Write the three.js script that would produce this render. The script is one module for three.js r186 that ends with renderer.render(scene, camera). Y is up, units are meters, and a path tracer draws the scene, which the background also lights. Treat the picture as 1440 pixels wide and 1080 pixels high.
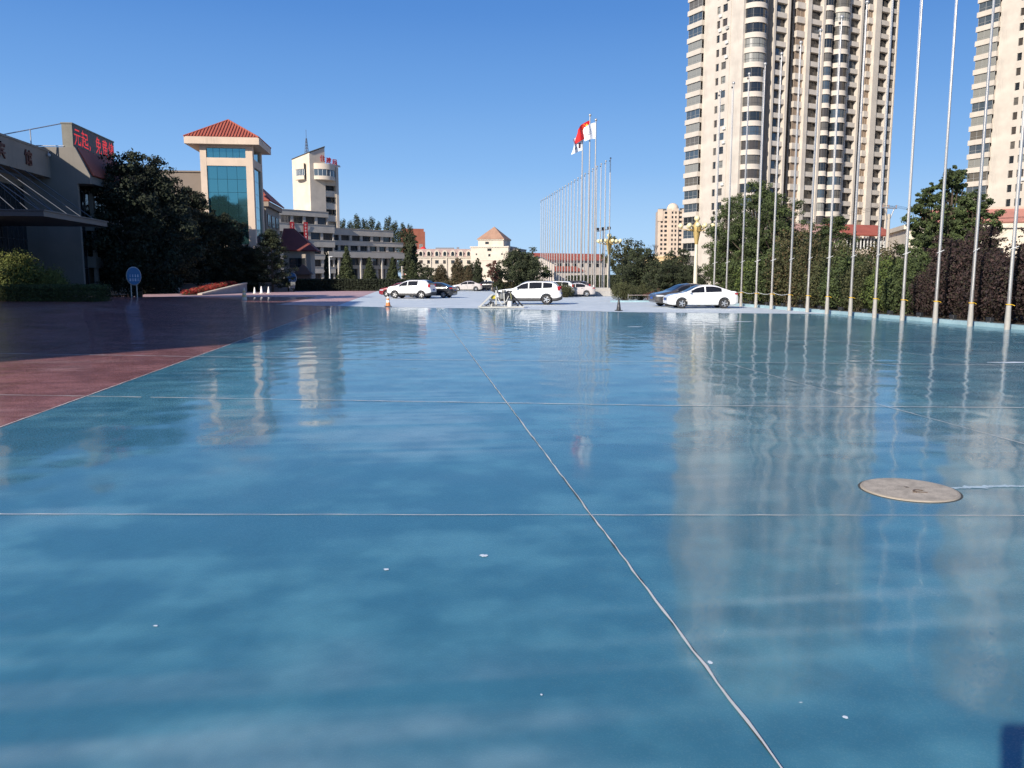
import * as THREE from 'three';
import { mergeGeometries, toCreasedNormals, mergeVertices } from 'three/addons/utils/BufferGeometryUtils.js';
import { MarchingCubes } from 'three/addons/objects/MarchingCubes.js';
import { RoundedBoxGeometry } from 'three/addons/geometries/RoundedBoxGeometry.js';
import { Brush, Evaluator, SUBTRACTION } from 'three-bvh-csg';

// ------------------------------------------------------------------ camera, sky, sun, exposure
// World axes follow the square: -z runs along the joint lines of the floor, +x to the right.
const R = THREE.MathUtils.degToRad;
const scene = new THREE.Scene();
const camera = new THREE.PerspectiveCamera(51.08, 4 / 3, 0.1, 2500);
camera.position.set(0, 1.85, 0);
camera.rotation.order = 'YXZ';
camera.rotation.set(R(-7.51), R(-6.95), 0);
scene.add(camera);

const SUN_AZ = R(42), SUN_EL = R(26);      // shadows run 42 degrees to the right of -z
const sunDir = new THREE.Vector3(-Math.sin(SUN_AZ) * Math.cos(SUN_EL), Math.sin(SUN_EL), Math.cos(SUN_AZ) * Math.cos(SUN_EL));
{
  const W = 512, H = 256, a = new Float32Array(W * H * 4), d = new THREE.Vector3();
  const stops = [[-1, .30, .34, .38], [-.02, .38, .53, .70], [0, .5, .72, .96], [.06, .4, .64, .94], [.13, .25, .49, .87], [.21, .16, .37, .77], [.30, .093, .265, .66], [.45, .062, .2, .55], [.7, .042, .135, .44], [1, .034, .115, .39]];
  for (let j = 0; j < H; j++) for (let i = 0; i < W; i++) {
    const el = ((j + .5) / H - .5) * Math.PI, az = ((i + .5) / W - .5) * 2 * Math.PI;
    d.set(Math.cos(el) * Math.cos(az), Math.sin(el), Math.cos(el) * Math.sin(az));
    let k = 1; while (k < stops.length - 1 && stops[k][0] < d.y) k++;
    const p = stops[k - 1], q = stops[k], t = THREE.MathUtils.clamp((d.y - p[0]) / (q[0] - p[0]), 0, 1);
    const g = Math.exp(-Math.pow(Math.acos(THREE.MathUtils.clamp(d.dot(sunDir), -1, 1)) / .42, 2)) * (d.y > -.05 ? 1 : 0);
    for (let c = 0; c < 3; c++) a[(j * W + i) * 4 + c] = (p[c + 1] + (q[c + 1] - p[c + 1]) * t) * .76 + g * [.45, .42, .34][c];
    a[(j * W + i) * 4 + 3] = 1;
  }
  const t = new THREE.DataTexture(a, W, H, THREE.RGBAFormat, THREE.FloatType);
  t.mapping = THREE.EquirectangularReflectionMapping; t.magFilter = t.minFilter = THREE.LinearFilter; t.wrapS = THREE.RepeatWrapping; t.needsUpdate = true;
  scene.background = t; scene.environment = t;
}
const sun = new THREE.DirectionalLight(new THREE.Color().setRGB(1, .92, .815), 5);
sun.position.copy(sunDir).multiplyScalar(300); sun.castShadow = true; sun.shadow.radius = 1;
sun.shadow.mapSize.set(4096, 4096);
Object.assign(sun.shadow.camera, { left: -170, right: 220, top: 220, bottom: -120, near: 1, far: 900 });
scene.add(sun, sun.target);
const renderer = new THREE.WebGLRenderer({ antialias: true });
renderer.toneMapping = THREE.LinearToneMapping; renderer.toneMappingExposure = 1.35;
renderer.shadowMap.enabled = true;

// ------------------------------------------------------------------ helpers
function rng(seed) { let s = seed >>> 0; return () => { s = (s + 0x6D2B79F5) | 0; let t = Math.imul(s ^ (s >>> 15), 1 | s); t = (t + Math.imul(t ^ (t >>> 7), 61 | t)) ^ t; return ((t ^ (t >>> 14)) >>> 0) / 4294967296; }; }
const V3 = (x, y, z) => new THREE.Vector3(x, y, z);
const lerp = (a, b, t) => a + (b - a) * t, clamp = THREE.MathUtils.clamp, smooth = (a, b, x) => { const t = clamp((x - a) / (b - a), 0, 1); return t * t * (3 - 2 * t); };
const ORD = ['first', 'second', 'third', 'fourth', 'fifth', 'sixth', 'seventh', 'eighth', 'ninth', 'tenth', 'eleventh', 'twelfth', 'thirteenth', 'fourteenth', 'fifteenth', 'sixteenth', 'seventeenth', 'eighteenth', 'nineteenth', 'twentieth', 'twenty-first', 'twenty-second', 'twenty-third', 'twenty-fourth'];
const taken = new Map();
function numbered(name) { const n = taken.get(name) || 0; taken.set(name, n + 1); return n ? `${name}_${String(n).padStart(3, '0')}` : name; }
function tag(o, label, category, group, kind) { o.userData = {}; if (label) o.userData.label = label; if (category) o.userData.category = category; if (group) o.userData.group = group; if (kind) o.userData.kind = kind; return o; }
function thing(name, label, category, pos = [0, 0, 0], turn = 0, group) { const o = new THREE.Group(); o.name = numbered(name); o.position.set(...pos); o.rotation.y = turn; scene.add(o); return tag(o, label, category, group); }
function shade(o) { o.traverse((m) => { if (m.isMesh) { m.castShadow = true; m.receiveShadow = true; } }); return o; }
function clean(g) { g = g.index ? g.toNonIndexed() : g; for (const k of Object.keys(g.attributes)) if (!['position', 'normal', 'uv', 'color'].includes(k)) g.deleteAttribute(k); if (!g.attributes.normal) g.computeVertexNormals(); if (!g.attributes.uv) g.setAttribute('uv', new THREE.BufferAttribute(new Float32Array(g.attributes.position.count * 2), 2)); return g; }
function merge(list) { if (!Array.isArray(list)) return list; if (list.length === 1) return list[0]; const l = list.map(clean); const c = l.some((g) => g.attributes.color); if (!c) return mergeGeometries(l); return mergeGeometries(l); }
function obj(name, geos, mat, parent) { const m = new THREE.Mesh(merge(geos), mat); m.name = parent ? name : numbered(name); (parent || scene).add(m); m.castShadow = m.receiveShadow = true; return m; }
function copyOf(src, pos, turn, label) { const c = src.clone(); c.name = numbered(src.name.replace(/_\d{3}$/, '')); c.userData = { ...src.userData }; if (label) c.userData.label = label; c.position.set(...pos); c.rotation.y = turn; scene.add(c); return c; }
// boxes given by their limits, with uv in metres
function box(x0, x1, y0, y1, z0, z1) {
  const g = new THREE.BoxGeometry(x1 - x0, y1 - y0, z1 - z0); g.translate((x0 + x1) / 2, (y0 + y1) / 2, (z0 + z1) / 2);
  return metreUV(g);
}
function metreUV(g) {
  const p = g.attributes.position, n = g.attributes.normal, u = new Float32Array(p.count * 2);
  for (let i = 0; i < p.count; i++) {
    const ax = Math.abs(n.getX(i)), ay = Math.abs(n.getY(i)), az = Math.abs(n.getZ(i)), x = p.getX(i), y = p.getY(i), z = p.getZ(i);
    if (ay > ax && ay > az) { u[2 * i] = x; u[2 * i + 1] = z; } else if (ax > az) { u[2 * i] = z; u[2 * i + 1] = y; } else { u[2 * i] = x; u[2 * i + 1] = y; }
  }
  g.setAttribute('uv', new THREE.BufferAttribute(u, 2)); return g;
}
const rbox = (w, h, d, r, x = 0, y = 0, z = 0) => new RoundedBoxGeometry(w, h, d, 2, r).translate(x, y, z);
const cyl = (r0, r1, h, x = 0, y = 0, z = 0, n = 14, open = false) => new THREE.CylinderGeometry(r1, r0, h, n, 1, open).translate(x, y + h / 2, z);
function rod(a, b, r0, r1 = r0, n = 7) { const v = new THREE.Vector3().subVectors(b, a), L = v.length(); const g = new THREE.CylinderGeometry(r1, r0, L, n, 1); g.translate(0, L / 2, 0); g.applyQuaternion(new THREE.Quaternion().setFromUnitVectors(V3(0, 1, 0), v.normalize())); g.translate(a.x, a.y, a.z); return g; }
const sphere = (r, x, y, z, n = 12) => new THREE.SphereGeometry(r, n, Math.ceil(n * .7)).translate(x, y, z);
function prism(pts, d, axis = 'z') { // outline in xy, extruded d along z
  const s = new THREE.Shape(pts.map((p) => new THREE.Vector2(p[0], p[1]))); const g = new THREE.ExtrudeGeometry(s, { depth: d, bevelEnabled: false });
  if (axis === 'x') g.rotateY(Math.PI / 2); return metreUV(g);
}
function quads(list) { // list of [a,b,c,d] corners -> geometry
  const P = [], I = []; for (const q of list) { const o = P.length / 3; for (const v of q) P.push(v.x, v.y, v.z); I.push(o, o + 1, o + 2); if (q.length > 3) I.push(o, o + 2, o + 3); }
  const g = new THREE.BufferGeometry(); g.setAttribute('position', new THREE.Float32BufferAttribute(P, 3)); g.setIndex(I); g.computeVertexNormals(); return metreUV(g);
}

// ------------------------------------------------------------------ textures
function tileNoise(seed, cells) { const r = rng(seed), t = new Float32Array(cells * cells); for (let i = 0; i < t.length; i++) t[i] = r(); return (x, y) => { const X = x * cells, Y = y * cells, i = Math.floor(X), j = Math.floor(Y); let fx = X - i, fy = Y - j; fx = fx * fx * (3 - 2 * fx); fy = fy * fy * (3 - 2 * fy); const a = ((i % cells) + cells) % cells, b = (a + 1) % cells, c = ((j % cells) + cells) % cells * cells, d = ((j + 1) % cells + cells) % cells * cells; return (t[c + a] * (1 - fx) + t[c + b] * fx) * (1 - fy) + (t[d + a] * (1 - fx) + t[d + b] * fx) * fy; }; }
// the same with different cell counts along x and y, for marks that run one way
function longNoise(seed, cx, cy) { const r = rng(seed), t = new Float32Array(cx * cy); for (let i = 0; i < t.length; i++) t[i] = r(); return (x, y) => { const X = x * cx, Y = y * cy, i = Math.floor(X), j = Math.floor(Y); let fx = X - i, fy = Y - j; fx = fx * fx * (3 - 2 * fx); fy = fy * fy * (3 - 2 * fy); const a = i % cx, b = (i + 1) % cx, c = (j % cy) * cx, d = ((j + 1) % cy) * cx; return (t[c + a] * (1 - fx) + t[c + b] * fx) * (1 - fy) + (t[d + a] * (1 - fx) + t[d + b] * fx) * fy; }; }
function fbm(seed, cells, oct, gain = .5) { const n = []; for (let o = 0; o < oct; o++) n.push(tileNoise(seed + o * 17, cells << o)); let tot = 0, a = 1; const w = []; for (let o = 0; o < oct; o++) { w.push(a); tot += a; a *= gain; } return (x, y) => { let s = 0; for (let o = 0; o < oct; o++) s += w[o] * n[o](x, y); return s / tot; }; }
function texture(size, fn, srgb = true, metres = 1) {
  const a = new Uint8Array(size * size * 4), o = [0, 0, 0];
  for (let j = 0; j < size; j++) for (let i = 0; i < size; i++) { fn(i / size, j / size, o); const k = (j * size + i) * 4; a[k] = clamp(o[0], 0, 1) * 255; a[k + 1] = clamp(o[1], 0, 1) * 255; a[k + 2] = clamp(o[2], 0, 1) * 255; a[k + 3] = 255; }
  const t = new THREE.DataTexture(a, size, size); t.wrapS = t.wrapT = THREE.RepeatWrapping; t.magFilter = THREE.LinearFilter; t.minFilter = THREE.LinearMipmapLinearFilter; t.generateMipmaps = true; if (srgb) t.colorSpace = THREE.SRGBColorSpace; t.repeat.set(1 / metres, 1 / metres); t.needsUpdate = true; return t;
}
const s2l = (c) => c <= .04045 ? c / 12.92 : Math.pow((c + .055) / 1.055, 2.4), l2s = (c) => c <= .0031308 ? c * 12.92 : 1.055 * Math.pow(c, 1 / 2.4) - .055;
const lin = (r, g, b) => new THREE.Color().setRGB(r, g, b);
const std = (c, rough = .8, metal = 0, extra = {}) => new THREE.MeshStandardMaterial({ color: c, roughness: rough, metalness: metal, ...extra });
const phys = (c, rough = .8, extra = {}) => new THREE.MeshPhysicalMaterial({ color: c, roughness: rough, ...extra });
// mottled grey multipliers shared by walls, concrete and paving (means near 0.92)
const mottleTex = (() => { const a = fbm(11, 6, 5, .55), b = fbm(51, 64, 3, .6); return texture(512, (x, y, o) => { const v = .83 + .2 * a(x, y) + .09 * (b(x, y) - .5); o[0] = v; o[1] = v * .995; o[2] = v * .985; }, true, 6); })();
const streakTex = (() => { const a = fbm(21, 5, 4, .55), n = tileNoise(5, 96), m = tileNoise(9, 7); return texture(512, (x, y, o) => { const s = n(x, y * .08) * m(x, y); const v = .86 + .14 * a(x, y) - .1 * Math.max(0, s - .35); o[0] = v; o[1] = v * .993; o[2] = v * .98; }, true, 9); })();
const plaster = (r, g, b, rough = .85) => std(lin(r, g, b), rough, 0, { map: streakTex });
const concrete = (r, g, b, rough = .85) => std(lin(r, g, b), rough, 0, { map: mottleTex });
// ------------------------------------------------------------------ characters as strokes in a 100 x 100 box, y down
const GLYPH = {
  '住': [[[30, 5], [12, 40]], [[22, 30], [22, 96]], [[58, 6], [68, 20]], [[42, 30], [92, 30]], [[46, 58], [88, 58]], [[36, 92], [98, 92]], [[67, 30], [67, 92]]],
  '建': [[[8, 16], [30, 16], [14, 48], [30, 48], [24, 72], [6, 94]], [[10, 62], [30, 84], [96, 94]], [[42, 18], [84, 18], [84, 42]], [[36, 30], [96, 30]], [[42, 42], [84, 42]], [[42, 54], [86, 54]], [[38, 68], [92, 68]], [[64, 6], [64, 84]]],
  '局': [[[20, 10], [86, 10], [86, 30], [20, 30]], [[20, 10], [20, 60], [8, 94]], [[20, 44], [92, 44], [90, 88], [76, 92]], [[36, 60], [68, 60], [68, 80], [36, 80], [36, 60]]],
  '宾': [[[50, 2], [52, 12]], [[10, 28], [10, 16], [90, 16], [90, 28]], [[68, 26], [32, 34]], [[30, 34], [30, 64]], [[30, 46], [78, 46]], [[62, 46], [62, 66]], [[8, 66], [94, 66]], [[34, 74], [14, 96]], [[66, 74], [88, 96]]],
  '馆': [[[22, 4], [8, 34]], [[18, 20], [40, 20], [34, 34]], [[22, 40], [22, 92], [40, 78]], [[70, 2], [72, 12]], [[48, 28], [48, 16], [96, 16], [96, 28]], [[56, 28], [56, 96]], [[56, 30], [86, 30], [86, 50], [56, 50]], [[56, 64], [88, 64], [88, 92], [56, 92]]],
  '元': [[[22, 14], [78, 14]], [[6, 40], [94, 40]], [[36, 40], [32, 70], [8, 94]], [[60, 40], [60, 88], [94, 88], [94, 72]]],
  '起': [[[10, 18], [46, 18]], [[6, 40], [50, 40]], [[28, 4], [28, 72]], [[28, 58], [48, 58]], [[14, 54], [8, 92]], [[10, 76], [40, 90], [98, 92]], [[58, 18], [90, 18], [90, 44], [60, 44]], [[60, 44], [60, 74], [94, 74], [94, 62]]],
  '，': [[[18, 76], [24, 84], [14, 96]]],
  '免': [[[38, 4], [14, 30]], [[34, 14], [64, 14], [54, 30]], [[20, 32], [82, 32], [82, 56], [20, 56], [20, 32]], [[50, 32], [44, 68], [10, 94]], [[58, 56], [58, 90], [92, 90], [92, 76]]],
  '费': [[[14, 12], [82, 12], [82, 28], [18, 28], [16, 44], [88, 44], [84, 56]], [[40, 4], [38, 40], [16, 58]], [[62, 4], [62, 56]], [[24, 84], [24, 62], [78, 62], [78, 84]], [[50, 68], [48, 82], [16, 98]], [[60, 84], [88, 98]]],
  '停': [[[28, 4], [10, 40]], [[20, 28], [20, 96]], [[64, 2], [66, 12]], [[38, 16], [96, 16]], [[50, 26], [84, 26], [84, 40], [50, 40], [50, 26]], [[38, 60], [38, 50], [96, 50], [96, 60]], [[50, 66], [84, 66]], [[67, 66], [67, 94], [56, 90]]],
};
function glyph3d(ch, size, depth, w) { const g = []; let k = 0; for (const s of GLYPH[ch]) for (let i = 0; i < s.length - 1; i++) { const [x0, y0] = s[i], [x1, y1] = s[i + 1], a = V3((x0 / 100 - .5) * size, (1 - y0 / 100) * size, 0), b = V3((x1 / 100 - .5) * size, (1 - y1 / 100) * size, 0), L = a.distanceTo(b), q = new THREE.BoxGeometry(L + w * .8, w, depth); q.rotateZ(Math.atan2(b.y - a.y, b.x - a.x)); q.translate((a.x + b.x) / 2, (a.y + b.y) / 2, depth / 2 + (k++ % 5) * .004); g.push(q); } return merge(g); }
function glyphCanvas(c, ch, x, y, w, h) { for (const s of GLYPH[ch]) { c.beginPath(); s.forEach(([a, b], i) => (i ? c.lineTo(x + a / 100 * w, y + b / 100 * h) : c.moveTo(x + a / 100 * w, y + b / 100 * h))); c.stroke(); } }
// ------------------------------------------------------------------ ground
function sheet(name, pts, y, mat, parent) { // pts [x, u] with u = -z, drawn as a flat sheet with uv in metres
  const s = new THREE.Shape(pts.map(([x, u]) => new THREE.Vector2(x, u))); const g = new THREE.ShapeGeometry(s, 24);
  g.rotateX(-Math.PI / 2); const p = g.attributes.position, uv = new Float32Array(p.count * 2); for (let i = 0; i < p.count; i++) { uv[2 * i] = p.getX(i); uv[2 * i + 1] = p.getZ(i); } g.setAttribute('uv', new THREE.BufferAttribute(uv, 2));
  g.translate(0, y, 0); const m = obj(name, g, mat, parent); if (!parent) m.userData.kind = 'structure'; return m;
}
const waveTex = (() => { const a = longNoise(71, 42, 27), a2 = longNoise(73, 7, 40), b = fbm(77, 60, 2, .4), c = fbm(79, 5, 2, .5); return texture(1024, (x, y, o) => { const v = .5 * a(x, y) + .17 * a2(x, y) + .03 * b(x, y) + .3 * c(x, y); o[0] = o[1] = o[2] = v; }, false, 13.7); })();
function paintTex(seed, base, alt, dust, dustAmt) {
  const a = fbm(seed, 4, 5, .55), b = fbm(seed + 200, 18, 4, .5), c = fbm(seed + 400, 90, 3, .6), s1 = longNoise(seed + 600, 7, 72), s2 = longNoise(seed + 700, 11, 190), s3 = longNoise(seed + 750, 4, 30), w = fbm(seed + 800, 9, 4, .6), f = tileNoise(seed + 900, 512), m = fbm(seed + 950, 44, 3, .6);
  return texture(2048, (x, y, o) => {
    const stroke = s1(x, y) * .42 + s2(x, y) * .4 + s3(x, y) * .18;        // broad marks of the squeegee, across the square
    let k = .1 * a(x, y) + .2 * b(x, y) + .42 * m(x, y) + .2 * c(x, y) + .27 * stroke - .1; k = smooth(.38, .66, k);
    const d = dustAmt * smooth(.52, .78, .75 * w(x, y) + .25 * s2(x, y)) * (.25 + .75 * c(x, y)), g = .92 + .16 * (.55 * c(x, y) + .45 * f(x, y));
    for (let i = 0; i < 3; i++) o[i] = l2s(lerp(lerp(base[i], alt[i], k), dust[i], d) * g);
  }, true, 26);
}
const roughTex = (() => { const b = tileNoise(181, 1024), c = tileNoise(183, 512); return texture(2048, (x, y, o) => { const n = .65 * b(x, y) + .35 * c(x, y), v = .15 + .77 * smooth(.55, .65, n); o[0] = o[1] = o[2] = v; }, false, 4.3); })();   // fine matte grains in the glossy film
const bluePaint = phys(lin(1, 1, 1), .5, { map: paintTex(301, [.044, .16, .222], [.084, .24, .298], [.27, .36, .39], .5), bumpMap: waveTex, bumpScale: .0125, roughnessMap: roughTex, ior: 1.5, specularIntensity: .6 });
const redPaint = phys(lin(1, 1, 1), .68, { map: paintTex(341, [.215, .092, .082], [.34, .15, .135], [.42, .3, .27], .45), bumpMap: waveTex, bumpScale: .0125, roughnessMap: roughTex, ior: 1.5, specularIntensity: .4 });
const apronPaint = std(lin(1, 1, 1), .62, 0, { map: paintTex(371, [.5, .56, .575], [.6, .65, .66], [.66, .67, .65], .4) });
const pinkPaving = std(lin(1, 1, 1), .6, 0, { map: paintTex(391, [.42, .26, .245], [.53, .34, .315], [.56, .47, .44], .4) });
const paleLine = std(lin(.6, .63, .62), .6), greyPave = concrete(.2, .2, .2, .9);
const EDGE = [[-30, 77], [-11.93, 60.8], [-5.15, 55.2], [-1.66, 52.3], [5.1, 49], [11.4, 43.2], [17.2, 41], [21.75, 39.6]];
sheet('ground', [[-900, -400], [900, -400], [900, 1200], [-900, 1200]], -.02, greyPave);
sheet('parking_apron', [[-5.15, 36], [21.75, 36], [23.5, 82], [23.5, 150], [-5.15, 150]], -.008, apronPaint);
sheet('pink_paving', [[-70, -40], [-5.15, -40], [-5.15, 150], [-70, 150]], -.008, pinkPaving);
sheet('blue_floor', [[-5.15, -40], [21.75, -40], ...EDGE.slice(2).reverse()], 0, bluePaint);
sheet('red_floor', [[-60, -40], [-5.15, -40], EDGE[2], EDGE[1], EDGE[0], [-60, 83]], 0, redPaint);
// the red floor swells gently towards the hedge and the hotel drive
{
  const nx = 36, nu = 60, P = [], U = [], I = []; for (let j = 0; j <= nu; j++) for (let i = 0; i <= nx; i++) { const x = lerp(-46, -9.5, i / nx), u = lerp(20, 82, j / nu), y = .004 + .52 * smooth(-10, -17.5, x) * smooth(22, 44, u) * (1 - smooth(58, 81.5, u)); P.push(x, y, -u); U.push(x, -u); } for (let j = 0; j < nu; j++) for (let i = 0; i < nx; i++) { const a = j * (nx + 1) + i; I.push(a, a + 1, a + nx + 1, a + 1, a + nx + 2, a + nx + 1); }
  const g = new THREE.BufferGeometry(); g.setAttribute('position', new THREE.Float32BufferAttribute(P, 3)); g.setAttribute('uv', new THREE.Float32BufferAttribute(U, 2)); g.setIndex(I); g.computeVertexNormals(); obj('raised_drive', g, redPaint).userData.kind = 'structure';
}
// joint lines: thin strips in the sawn grooves, a little uneven, 4 mm above the floor
function strip(pts, w, seed, y = .004) { const r = rng(seed), q = []; for (let k = 0; k < pts.length - 1; k++) { const [x0, u0] = pts[k], [x1, u1] = pts[k + 1], L = Math.hypot(x1 - x0, u1 - u0), n = Math.max(1, Math.ceil(L / .16)), nx = (u1 - u0) / L, nu = -(x1 - x0) / L; let pw = w * (.5 + r() * .6), po = 0; for (let i = 0; i < n; i++) { const a = i / n, b = (i + 1) / n, cw = w * (.35 + r() * .8), co = (r() - .5) * w * .6, X = (t, s, o) => V3(lerp(x0, x1, t) + nx * (s + o), y, -(lerp(u0, u1, t) + nu * (s + o))); if (r() > .004) q.push([X(a, -pw / 2, po), X(a, pw / 2, po), X(b, cw / 2, co), X(b, -cw / 2, co)]); pw = cw; po = co; } } return quads(q); }
const jointMat = std(lin(.66, .66, .63), .7, 0, { map: mottleTex });
const grooveMat = std(lin(.035, .05, .055), .9);   // dirt in the sawn groove, beside the pale filler
const jl = (name, pts, w, seed) => { const m = obj(name, strip(pts, w, seed, .007), jointMat); m.userData.kind = 'structure'; if (seed === 1) { const g = obj('joint_groove', strip(pts, w * 1.05, seed + 50, .003), grooveMat); g.userData.kind = 'structure'; } return m; };
jl('floor_joint', [[1.36, -4], [1.36, 49.5]], .0165, 1); jl('floor_joint', [[6.78, -4], [6.78, 47.5]], .017, 2); jl('floor_joint', [[12.2, 5], [12.2, 42]], .015, 3);
jl('floor_joint', [[-14, 7.95], [-3.26, 6.59], [4.72, 5.58], [18, 3.9]], .017, 4); jl('floor_joint', [[-16, 15.7], [-6.57, 13.57], [3.64, 11.24], [20, 8.6]], .04, 5);
jl('floor_joint', [[-18, 23.4], [-8.06, 20.58], [-1.67, 18.76], [20, 14.2]], .045, 6); jl('floor_joint', [[-5.15, 26.5], [20.5, 20.5]], .04, 7);
jl('floor_joint', [[-5.15, -4], [-5.15, 55]], .022, 8);
{ const m = obj('floor_edge_line', strip(EDGE.slice(1), .26, 9, .005), std(lin(.62, .66, .66), .6)); m.userData.kind = 'structure'; }
// white scuffs and drops of paint on the floor
{
  const r = rng(77), blob = (x, u, a, b, turn, s) => { const rr = rng(s), pts = [], n = 14; for (let i = 0; i < n; i++) { const t = i / n * 6.283, k = .65 + rr() * .5, px = Math.cos(t) * a * k, pu = Math.sin(t) * b * k; pts.push(V3(x + px * Math.cos(turn) - pu * Math.sin(turn), .004, -(u + px * Math.sin(turn) + pu * Math.cos(turn)))); } const c = V3(x, .004, -u), q = []; for (let i = 0; i < n; i++) q.push([c, pts[i], pts[(i + 1) % n]]); return quads(q); };
  const spots = []; for (const [x, u, a, b] of [[1.4, 3.54, .012, .02], [1.79, 3.0, .013, .012], [.44, 5.18, .03, .028], [.54, 3.34, .006, .008], [13.1, 16.2, .55, .12], [14.1, 15.9, .3, .05], [-.2, 5.0, .02, .02], [-1.4, 4.3, .015, .01], [8.4, 30, .3, .15], [14, 33, .5, .2]]) spots.push(blob(x, u, a, b, -.13, Math.round(x * 100 + u * 7)));
  for (let i = 0; i < 12; i++) { const u = 3 + r() * 20, x = (r() - .45) * u * 1.1; if (x > -5 && x < 20) spots.push(blob(x, u, .003 + r() * .007, .003 + r() * .007, r() * 3, i + 900)); }
  const m = obj('paint_spots', spots, std(lin(.68, .72, .74), .5)); m.userData.kind = 'structure';
  const arc = []; for (let i = 0; i <= 26; i++) { const t = i / 26; arc.push([4.72 + t * 1.6, 6.42 - .4 * t + .16 * Math.sin(t * 3.1) + .008 * Math.sin(i * 2.3)]); }
  const n = obj('dried_water_trail', strip(arc, .09, 12), std(lin(.42, .54, .58), .5)); n.userData.kind = 'structure';
}
// pale blue kerb behind the flagpoles and along the planting
{
  const kerbMat = concrete(.33, .49, .55, .7);
  const k = tag(obj('planting_kerb', [box(21.75, 22.1, -.02, .15, -57.5, -20)], kerbMat), null, null, null, 'structure');
  const k2 = obj('planting_kerb', [box(15.2, 22.6, -.02, .12, -61.5, -61.2), box(22.6, 22.9, -.02, .12, -86, -61.2)], kerbMat); k2.userData.kind = 'structure';
  const soil = std(lin(.06, .045, .03), .95, 0, { map: mottleTex });
  sheet('planting_soil', [[22.1, 20], [60, 20], [60, 57.5], [22.1, 57.5]], .08, soil);
  sheet('planting_soil', [[22.9, 58], [75, 58], [75, 150], [22.9, 150]], -.002, soil);
}
// ------------------------------------------------------------------ trees and shrubs
const leafMat = std(lin(1, 1, 1), .88, 0, { vertexColors: true, side: THREE.DoubleSide });
const barkMat = std(lin(.1, .075, .055), .9, 0, { map: mottleTex });
const palette = {
  green: [[.03, .046, .014], [.048, .07, .02], [.066, .09, .025], [.04, .056, .016]],
  bright: [[.055, .085, .018], [.085, .12, .025], [.11, .135, .03], [.045, .068, .016]],
  gold: [[.09, .11, .02], [.13, .15, .03], [.17, .17, .045], [.07, .085, .02]],
  olive: [[.042, .05, .018], [.06, .066, .022], [.078, .076, .028], [.036, .042, .015]],
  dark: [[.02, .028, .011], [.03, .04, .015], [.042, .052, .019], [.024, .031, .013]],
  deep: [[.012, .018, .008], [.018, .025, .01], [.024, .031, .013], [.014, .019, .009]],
  cypress: [[.03, .042, .014], [.045, .06, .02], [.06, .074, .024], [.035, .045, .017]],
  rust: [[.075, .05, .025], [.1, .065, .032], [.055, .05, .024], [.06, .058, .024]],
  plum: [[.026, .015, .014], [.04, .021, .019], [.06, .033, .028], [.03, .018, .018], [.034, .03, .016]],
  autumn: [[.052, .05, .018], [.08, .056, .022], [.04, .05, .016], [.064, .062, .024]],
  redshrub: [[.09, .028, .022], [.12, .04, .03], [.07, .035, .024], [.055, .045, .02]],
  flower: [[.35, .03, .025], [.42, .045, .03], [.28, .025, .02], [.06, .09, .03]],
};
// leaves: each one a small folded lozenge, placed on and inside clumps (ellipsoids)
function leaves(seed, clumps, count, size, pal, { up = 0, long = 1.6, fill = .55, rough = .25 } = {}) {
  const r = rng(seed), P = new Float32Array(count * 18), C = new Float32Array(count * 18), tot = clumps.reduce((s, c) => s + (c.w || c.r[0] * c.r[1] + c.r[1] * c.r[2]), 0);
  const acc = []; let s = 0; for (const c of clumps) { s += (c.w || c.r[0] * c.r[1] + c.r[1] * c.r[2]) / tot; acc.push(s); }
  const d = V3(), t = V3(), b = V3(), n = V3(), o = V3();
  for (let i = 0; i < count; i++) {
    const k = r(); let ci = 0; while (acc[ci] < k && ci < clumps.length - 1) ci++; const c = clumps[ci];
    const z = r() * 2 - 1, a = r() * 6.2832, q = Math.sqrt(1 - z * z); d.set(q * Math.cos(a), z, q * Math.sin(a));
    const rad = (r() < fill ? .85 + (r() - .5) * 2 * rough : Math.pow(r(), .6) * .85);
    o.set(c.c[0] + d.x * c.r[0] * rad, c.c[1] + d.y * c.r[1] * rad, c.c[2] + d.z * c.r[2] * rad);
    n.set(d.x + (r() - .5) * 1.5, d.y + up + (r() - .5) * 1.5, d.z + (r() - .5) * 1.5).normalize();
    t.set(r() - .5, r() - .5, r() - .5).cross(n).normalize(); b.crossVectors(n, t);
    const L = size * (.6 + r() * .8), W = L / long; t.multiplyScalar(L / 2); b.multiplyScalar(W / 2); n.multiplyScalar(W * .18);
    const col = pal[Math.floor(r() * pal.length)], v = .8 + r() * .4 + (c.v || 0);
    const p = [o.x - t.x, o.y - t.y, o.z - t.z, o.x + b.x + n.x, o.y + b.y + n.y, o.z + b.z + n.z, o.x + t.x, o.y + t.y, o.z + t.z, o.x - t.x, o.y - t.y, o.z - t.z, o.x + t.x, o.y + t.y, o.z + t.z, o.x - b.x + n.x, o.y - b.y + n.y, o.z - b.z + n.z];
    P.set(p, i * 18); for (let j = 0; j < 6; j++) { C[i * 18 + j * 3] = col[0] * v; C[i * 18 + j * 3 + 1] = col[1] * v; C[i * 18 + j * 3 + 2] = col[2] * v; }
  }
  const g = new THREE.BufferGeometry(); g.setAttribute('position', new THREE.BufferAttribute(P, 3)); g.setAttribute('color', new THREE.BufferAttribute(C, 3)); g.computeVertexNormals();
  return g;
}
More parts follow.
